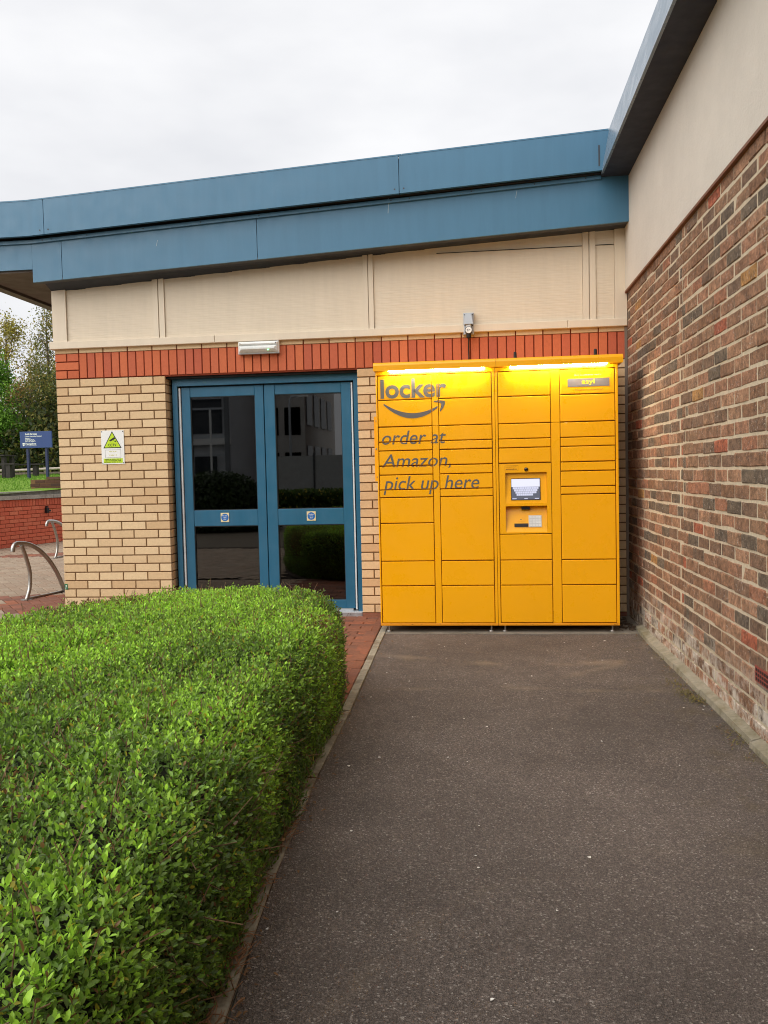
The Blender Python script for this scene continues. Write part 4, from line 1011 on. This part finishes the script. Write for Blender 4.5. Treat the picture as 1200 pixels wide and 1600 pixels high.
# bicycle stands
def stand(name, label, P0):
    d = Vector((.2085, .978, 0)); t_ = thing(name, label, 'bike stand', P0, 'steel bicycle stands in the yard')
    q = lambda s_, z: (P0[0] + d.x * s_, P0[1] + d.y * s_, z)
    def curve(pts, n=6):
        out = []
        for i in range(len(pts) - 1):
            p0, p1, p2, p3 = pts[max(i - 1, 0)], pts[i], pts[i + 1], pts[min(i + 2, len(pts) - 1)]
            for k in range(n):
                u = k / n; out.append(tuple(.5 * ((2 * b) + (-a + c) * u + (2 * a - 5 * b + 4 * c - e) * u * u + (-a + 3 * b - 3 * c + e) * u ** 3) for a, b, c, e in zip(p0, p1, p2, p3)))
        return out + [pts[-1]]
    top = curve([q(-.178, .520), q(-.170, .565), q(-.135, .597), q(-.075, .600), (q(.05, .578)), q(.19, .512), q(.33, .395), q(.452, .242), q(.56, .04), q(.575, .0)])
    MB().tube(top, .0235, 12).build('hoop', MAT['steel'], t_, sm=True)
    MB().tube(curve([q(-.055, .582), q(0, .455), q(.045, .315), q(.052, .21), q(.035, .105), q(-.015, 0)]), .0205, 12).build('strut', MAT['steel'], t_, sm=True)
    MB().tube([q(-.02, .012), q(.57, .012)], .012, 8).build('ground_bar', MAT['steel'], t_, sm=True)
    for s0 in (-.015, .575): MB().tube([q(s0, .0), (q(s0, .006))], .06, 14).build('base_plate', MAT['steel'], t_)
    return t_
stand('bike_stand', 'curved steel bike stand, the nearer one, in front of the red wall', (-1.004, 1.118, 0))
n_ = Vector((-.978, .2085, 0)); d_ = Vector((.2085, .978, 0)); P1 = Vector((-1.004, 1.118, 0)) + n_ * 2.85 + d_ * 3.82
stand('bike_stand', 'curved steel bike stand half hidden behind the brick pier corner', tuple(P1))

# notice board
YS = 16.0
bs = thing('notice_sign', 'dark blue notice board on two posts standing on the lawn', 'sign', (-9.1, YS, 1.3))
navy = plain('navy_board', S(36, 64, 124), .45, var=.04); navyp = plain('navy_post', S(24, 34, 78), .45, var=.08)
MB().cbox(-9.600, -8.622, YS - .02, YS + .02, 2.185, 2.665, .004).build('board', navy, bs)
for x in (-9.41, -8.83): MB().box(x - .032, x + .032, YS + .021, YS + .10, 1.2, 2.6).build('post', navyp, bs)
yb = YS - .0225
for body, x0, x1, z0, z1, bd in (('Adult Services', -9.44, -9.07, 2.565, 2.62, .03), ('Queen Alexandra Hospital', -9.44, -8.93, 2.495, 2.545, .015), ('Hampshire', -9.43, -9.10, 2.265, 2.335, .03), ('County Council', -9.43, -9.10, 2.235, 2.268, .0)):
    flat('sign_lettering', text_mesh(body, x0, x1, z0, z1, 0, bd), yb, MAT['white'], bs)
for i, (x1, z) in enumerate(((-9.27, 2.455), (-9.16, 2.42), (-9.13, 2.388), (-9.12, 2.36))): flat('small_print', dashes(-9.44, x1, z, z + .022, 50 + i), yb, MAT['white'], bs)
flat('crest', ([(-9.525, 2.30), (-9.525, 2.335), (-9.455, 2.335), (-9.455, 2.30)], [(0, 3, 2, 1)]), yb, MAT['white'], bs)
flat('crest_shield', ([(-9.52, 2.292), (-9.46, 2.292), (-9.463, 2.262), (-9.49, 2.240), (-9.517, 2.262)], [(0, 1, 2, 3, 4)]), yb, MAT['white'], bs)

# picnic table, only its end shows
pt = thing('picnic_table', 'dark timber picnic table at the edge of the lawn', 'picnic table', (-11.7, 18.2, 1.35))
wood = plain('dark_timber', S(50, 44, 42), .8, var=.25, scale=14)
for i in range(5): MB().box(-13.2, -11.25, 17.85 + i * .15, 17.985 + i * .15, 2.03, 2.075).build('table_board', wood, pt)
for y in (17.35, 18.9):
    for i in range(2): MB().box(-13.2, -10.62, y + i * .14, y + .13 + i * .14, 1.745, 1.79).build('seat_board', wood, pt)
for x in (-12.7, -11.35):
    MB().box(x - .05, x + .05, 17.95, 18.09, 1.28, 2.03).build('leg', wood, pt); MB().box(x - .05, x + .05, 18.4, 18.54, 1.28, 2.03).build('leg', wood, pt)
for x in (-12.6, -10.85): MB().box(x - .07, x + .07, 17.38, 17.52, 1.28, 1.745).build('leg', wood, pt); MB().box(x - .07, x + .07, 18.95, 19.1, 1.28, 1.745).build('leg', wood, pt)
# pale timber rail behind the lawn
lg = thing('timber_rail', 'pale weathered timber rail running along the back of the lawn', 'rail', (-12, 20.5, 1.4))
pale = plain('weathered_timber', S(168, 158, 146), .85, var=.2, scale=10)
MB().tube([(-19, 20.6, 1.60), (-15, 20.5, 1.62), (-12.4, 20.55, 1.60), (-10.6, 20.5, 1.64), (-8, 20.6, 1.55)], .045, 8).build('upper_rail', pale, lg, sm=True)
MB().tube([(-19, 20.7, 1.50), (-14, 20.6, 1.47), (-8, 20.7, 1.46)], .055, 8).build('lower_rail', plain('old_timber', S(120, 108, 94), .85, var=.2, scale=10), lg, sm=True)
for x in (-17, -14.2, -11.4, -8.6): MB().box(x - .05, x + .05, 20.62, 20.72, 1.3, 1.68).build('rail_post', pale, lg)

# ------------------------------------------------------------------ trees
def tree(name, label, base, h, trunk_r, crown, ncl, per, cols_, leaf, limbs=14, spread=.5, sparse=.35, lean=0.0, seed=0):
    """crown: function height fraction -> radius (m)"""
    r = np.random.default_rng(seed); t_ = thing(name, label, 'tree', base, 'trees beyond the lawn'); B = np.array(base)
    m_ = MB(); top = B + np.array([lean, 0, h])
    path = [B + (top - B) * f + np.array([r.normal(0, .06 * h * .1), r.normal(0, .05), 0]) * (f > 0) for f in np.linspace(0, 1, 9)]
    m_.tube([tuple(p) for p in path], [trunk_r * (1 - .93 * f) for f in np.linspace(0, 1, 9)], 8)
    tips = []
    for i in range(limbs):
        f = r.uniform(.18, .97); p = B + (top - B) * f; R_ = crown(f) * r.uniform(.6, 1.05); an = r.uniform(0, 6.28)
        e = p + np.array([math.cos(an) * R_, math.sin(an) * R_, R_ * spread * r.uniform(.3, 1.3)])
        mid = (p + e) / 2 + np.array([0, 0, -.08 * R_]); m_.tube([tuple(p), tuple(mid), tuple(e)], [trunk_r * .34 * (1.1 - f), trunk_r * .2 * (1.1 - f), .008], 5)
        for k in range(3):
            s_ = r.uniform(.4, .95); q0 = p + (e - p) * s_; q1 = q0 + r.normal(0, R_ * .25, 3); m_.tube([tuple(q0), tuple(q1)], [.018, .006], 4, False); tips.append((q1, R_))
        tips.append((e, R_)); tips.append((mid, R_))
    m_.build('trunk', MAT['bark'], t_, sm=True)
    cen = []
    for i in range(ncl):
        if r.random() < .75: q, R_ = tips[r.integers(len(tips))]; cen.append(q + r.normal(0, .20, 3) * max(.5, R_ * .5))
        else:
            f = r.uniform(.15, 1); R_ = crown(f) * math.sqrt(r.random()); an = r.uniform(0, 6.28); cen.append(B + (top - B) * f + np.array([R_ * math.cos(an), R_ * math.sin(an), 0]))
    cen = np.array(cen); nL = ncl * per
    ctr_ = np.repeat(cen, per, 0) + r.normal(0, sparse, (nL, 3)); d = r.normal(size=(nL, 3)); d /= np.linalg.norm(d, axis=1)[:, None]
    e2 = np.cross(d, r.normal(size=(nL, 3))); e2 /= np.linalg.norm(e2, axis=1)[:, None]; L = r.uniform(.6, 1.25, nL)[:, None] * leaf
    Vv = np.stack([ctr_ - d * L, ctr_ + e2 * L * .55 + d * L * .1, ctr_ + d * L, ctr_ - e2 * L * .5], 1)
    ci = r.integers(len(cols_), size=ncl); cc = np.repeat(np.array([c_[:3] for c_ in cols_])[ci], per, 0) * r.uniform(.9, 2.1, (nL, 1))
    CC = np.repeat(np.column_stack([np.clip(cc, 0, 1), np.ones(nL)])[:, None], 4, 1).reshape(-1, 4)
    reg(bpy.data.objects.new('crown', np_mesh('crown', Vv.reshape(-1, 3), np.arange(nL * 4).reshape(-1, 4), MAT['tleaf'], CC)), t_)
    return t_
G1 = [S(86, 122, 38), S(74, 110, 32), S(100, 134, 44), S(60, 94, 28)]; G2 = [S(132, 126, 52), S(150, 140, 56), S(112, 108, 48), S(120, 104, 44)]
G3 = [S(96, 100, 44), S(116, 110, 50), S(82, 88, 40), S(132, 116, 60)]; G4 = [S(54, 66, 32), S(62, 76, 36), S(74, 82, 38), S(46, 58, 28)]; G5 = [S(136, 104, 54), S(120, 96, 50), S(108, 96, 48), S(92, 86, 44)]
tree('tree', 'bright green bushy tree at the left picture edge', (-14.75, 23.2, 1.35), 4.75, .13, lambda f: 1.35 * (1 - f) ** .55 * min(1, f * 5 + .3), 190, 60, G1, .060, 26, .35, .20, 0, 1)
tree('tree', 'yellowing autumn tree with an open airy crown at upper left', (-17.3, 28.5, 1.4), 7.1, .16, lambda f: 1.7 * math.sin(math.pi * min(1, f * .75 + .22)), 230, 30, G2, .058, 26, .6, .22, 0, 2)
tree('tree', 'tall slender tree with ivy clad trunk and thin top', (-14.1, 26.0, 1.4), 7.1, .13, lambda f: 1.25 * (1.05 - f) ** .6, 260, 26, G3, .050, 34, .9, .20, .15, 3)
tree('tree', 'olive green tree rising beside the brick pier', (-12.6, 27.0, 1.4), 6.9, .15, lambda f: 1.4 * (1.05 - f) ** .5, 250, 32, G3 + G4, .055, 30, .6, .24, 0, 4)
tree('tree', 'russet brown tree between the green and the slender tree', (-15.9, 28.0, 1.4), 4.9, .12, lambda f: 1.3 * math.sin(math.pi * min(1, f * .8 + .15)), 170, 36, G5, .055, 24, .5, .22, 0, 5)
tree('tree', 'dark green tree deep behind the notice board', (-13.3, 24.6, 1.35), 3.9, .12, lambda f: 1.5 * math.sin(math.pi * min(1, f * .7 + .25)), 190, 44, G4 + G3, .055, 22, .4, .22, 0, 6)
# shaded undergrowth: one mass of leaves
N = 60000; ux = rng.uniform(-36, 2, N); uy = 22.2 + rng.random(N) * 5.5; hmax = 1.7 + .6 * np.sin(ux * 1.3) + .45 * np.sin(ux * 2.9 + 1) + (uy - 22) * .22; uz = 1.3 + rng.random(N) ** .8 * hmax
ctr_ = np.stack([ux, uy, uz], 1); d = rng.normal(size=(N, 3)); d /= np.linalg.norm(d, axis=1)[:, None]; e2 = np.cross(d, rng.normal(size=(N, 3))); e2 /= np.linalg.norm(e2, axis=1)[:, None]; L = rng.uniform(.06, .13, N)[:, None]
Vv = np.stack([ctr_ - d * L, ctr_ + e2 * L * .55, ctr_ + d * L, ctr_ - e2 * L * .5], 1); cl = np.array([c_[:3] for c_ in G4 + G3[:2]])[rng.integers(6, size=N)] * rng.uniform(.55, 1.3, (N, 1))
ug = reg(bpy.data.objects.new('undergrowth', np_mesh('undergrowth', Vv.reshape(-1, 3), np.arange(4 * N).reshape(-1, 4), MAT['tleaf'], np.repeat(np.column_stack([cl, np.ones(N)])[:, None], 4, 1).reshape(-1, 4))))
tag(ug, 'dense dark undergrowth filling the wood behind the lawn', 'undergrowth', kind='stuff')
# wooded bank behind it, closing the view
V = []; F = []
for i, x in enumerate(np.linspace(-60, 20, 60)):
    for z, y in ((1.2, 31), (2.6, 31.6), (4.0 + .5 * math.sin(x * .9) + .4 * math.sin(x * 2.3), 33.5), (1.0, 40)): V.append((x, y + .5 * math.sin(x * 1.7), z))
for i in range(59):
    for j in range(3): k = i * 4 + j; F.append((k, k + 4, k + 5, k + 1))
mb = MB(); mb.v = V; mb.f = F
t = NT('far_wood', .95, 0, .1); t.col(t.ramp(t.noise(3.5, 6, .75), [(.3, S(34, 40, 22)), (.55, S(66, 74, 34)), (.75, S(98, 92, 48))])); t.bump(t.noise(4, 6, .8), 1, .4)
mb.build('wooded_bank', t.m, kind='structure')

# ================================================================== BEHIND THE CAMERA (seen only as reflections in the door glass)
ob = thing('office_block', 'pale office block with dark windows mirrored in the right door pane', 'building', (-7.5, -42, 0))
MB().box(-8.9, -6.2, -50, -40, -.05, 14).build('wall', plain('pale_wall', S(236, 234, 228), .8, var=.05, scale=2), ob)
dg_ = plain('dark_window', S(44, 50, 58), .2)
for k in range(4):
    for i in range(2): MB().box(-8.7 + i * 1.3, -7.75 + i * 1.3, -40.0 + .03, -39.97, .9 + k * 2.6, 2.5 + k * 2.6).build('window', dg_, ob)
for k in range(4):
    for i in range(4): MB().box(-6.17, -6.14, -48.5 + i * 2.2, -47 + i * 2.2, 1.0 + k * 3.1, 2.9 + k * 3.1).build('window', dg_, ob)
o2 = thing('plant_building', 'grey framed building with dark bays mirrored in the left door pane', 'building', (-12, -32, 0))
MB().box(-15.0, -8.2, -42, -32, -.05, 11).build('wall', plain('grey_wall', S(196, 200, 204), .8, var=.06, scale=2), o2)
for k in range(3):
    for i in range(3): MB().box(-14.6 + i * 2.2, -13.0 + i * 2.2, -32.0 + .03, -31.96, 3.3 + k * 2.6, 5.2 + k * 2.6).build('bay', dg_, o2)
    MB().box(-15.02, -8.18, -31.95, -31.7, 2.75 + k * 2.6, 3.05 + k * 2.6).build('band', MAT['white'], o2)
for i in range(4): MB().box(-14.95 + i * 2.2, -14.75 + i * 2.2, -31.69, -31.5, 0, 11).build('column', plain('frame_column', S(120, 124, 128), .6), o2)
for i in range(3): MB().box(-14.4 + i * 2.2, -13.3 + i * 2.2, -31.96, -31.9, .2, 2.2).build('loading_bay', dg_, o2)
o3 = thing('brown_block', 'brown brick block mirrored at the right edge of the door glass', 'building', (0, -34, 0))
MB().box(-3.0, 5.5, -44, -34, -.05, 12).build('wall', plain('brown_wall', S(132, 96, 76), .85, var=.1, scale=3), o3)
for k in range(4):
    for i in range(4): MB().box(-2.0 + i * 2.0, -.9 + i * 2.0, -34.0 + .02, -33.97, 1.1 + k * 2.9, 2.7 + k * 2.9).build('window', dg_, o3)
fn = thing('panel_fence', 'plain grey panel fence mirrored in the right door pane', 'fence', (-3, -22, 0))
for i in range(5): MB().box(-3.9 + i * 1.8, -2.12 + i * 1.8, -22.05, -22, 0, 1.9).build('fence_panel', plain('grey_panel', S(168, 170, 168), .7), fn); MB().box(-3.96 + i * 1.8, -3.9 + i * 1.8, -22.08, -21.96, 0, 2.0).build('fence_post', MAT['darkgrey'], fn)
lp = thing('street_lamp', 'tall grey street lamp mirrored in the right door pane', 'street lamp', (-4.8, -30, 0))
MB().tube([(-4.8, -30, 0), (-4.8, -30, 4.6), (-4.7, -30, 4.75), (-4.3, -30, 4.8)], [.07, .05, .045, .04], 8).build('pole', MAT['grey'], lp, sm=True); MB().cbox(-4.4, -3.9, -30.1, -29.9, 4.74, 4.84, .02).build('lantern', MAT['white'], lp)
bsh = thing('round_bush', 'dark round bush mirrored in the left door pane', 'bush', (-2.5, -12, 0))
N = 16000; u = rng.normal(size=(N, 3)); u /= np.linalg.norm(u, axis=1)[:, None]; u[:, 2] = np.abs(u[:, 2]); ctr_ = np.array([-2.5, -12, 0]) + u * np.array([1.5, 1.0, 1.32]) * rng.uniform(.75, 1.05, (N, 1)); d = rng.normal(size=(N, 3)); d /= np.linalg.norm(d, axis=1)[:, None]; e2 = np.cross(d, u); e2 /= np.maximum(1e-6, np.linalg.norm(e2, axis=1))[:, None]; L = .05
Vv = np.stack([ctr_ - d * L, ctr_ + e2 * L * .6, ctr_ + d * L, ctr_ - e2 * L * .6], 1); cl = np.array(S(52, 70, 30)[:3]) * rng.uniform(.5, 1.5, (N, 1))
reg(bpy.data.objects.new('crown', np_mesh('crown', Vv.reshape(-1, 3), np.arange(4 * N).reshape(-1, 4), MAT['tleaf'], np.repeat(np.column_stack([cl, np.ones(N)])[:, None], 4, 1).reshape(-1, 4))), bsh)
MB().tube([(-2.5, -12, 0), (-2.45, -12, .5), (-2.5, -12, 1.0)], [.08, .06, .03], 8).build('stem', MAT['bark'], bsh)

lh = thing('low_hedge', 'low dark hedge with yellow flecks mirrored at the foot of the right door pane', 'hedge', (-.6, -15, 0))
N = 14000; ctr_ = np.stack([rng.uniform(-2.6, 1.6, N), rng.uniform(-15.6, -14.8, N), rng.random(N) ** .5 * (.78 + .06 * np.sin(np.linspace(0, 40, N)))], 1); d = rng.normal(size=(N, 3)); d /= np.linalg.norm(d, axis=1)[:, None]; e2 = np.cross(d, rng.normal(size=(N, 3))); e2 /= np.linalg.norm(e2, axis=1)[:, None]; L = .05
Vv = np.stack([ctr_ - d * L, ctr_ + e2 * L * .6, ctr_ + d * L, ctr_ - e2 * L * .6], 1); cl = np.where(rng.random((N, 1)) < .10, np.array(S(200, 180, 70)[:3]), np.array(S(80, 104, 44)[:3])) * rng.uniform(.6, 1.6, (N, 1))
reg(bpy.data.objects.new('foliage', np_mesh('foliage', Vv.reshape(-1, 3), np.arange(4 * N).reshape(-1, 4), MAT['tleaf'], np.repeat(np.column_stack([np.clip(cl, 0, 1), np.ones(N)])[:, None], 4, 1).reshape(-1, 4))), lh)
for i in range(6): MB().box(-14.2 + i * 1.05, -14.12 + i * 1.05, -31.2, -31.1, 0, 3.0 + (i % 3) * .7).build('pipe', MAT['white'] if i % 2 else MAT['grey'], o2)
for z in (2.2, 4.4, 4.9): MB().box(-14.9, -8.3, -31.3, -31.22, z, z + .09).build('handrail', MAT['grey'], o2)

mk = MB()
for x, z, h_, w_ in ((3.02, 3.36, .17, .004), (1.05, 3.20, .05, .003), (4.05, 3.42, .06, .003)): mk.hexa([(x, -.2132, z), (x + w_, -.2132, z), (x + w_, -.2125, z), (x, -.2125, z), (x + .012, -.2132, z + h_), (x + .012 + w_, -.2132, z + h_), (x + .012 + w_, -.2125, z + h_), (x + .012, -.2125, z + h_)])
mk.build('drip_marks', plain('chalky_drip', S(176, 188, 190), .8), roofo, kind='stuff')
lf = MB(); r = random.Random(9)
for _ in range(150):
    edge = r.random() < .55
    y = r.uniform(-6, -.8); x = (kerb_r(y) + abs(r.gauss(0, .035))) if edge else 4.885 - abs(r.gauss(0, .04)); s0 = r.uniform(.005, .013); an = r.uniform(0, 6.28); c_, s_n = math.cos(an), math.sin(an)
    lf.poly([(x + (a * c_ - b * s_n) * s0, y + (a * s_n + b * c_) * s0, .006 + zz * s0) for a, b, zz in ((-1, 0, .1), (-.3, .45, .5), (.5, .35, .3), (1.1, 0, .0), (.4, -.4, .35), (-.4, -.4, .6))])
tag(lf.build('fallen_leaves', plain('fallen_leaf', S(118, 86, 56), .85, var=.5, scale=25)), 'small brown fallen leaves gathered along the path edges', 'leaves', kind='stuff')
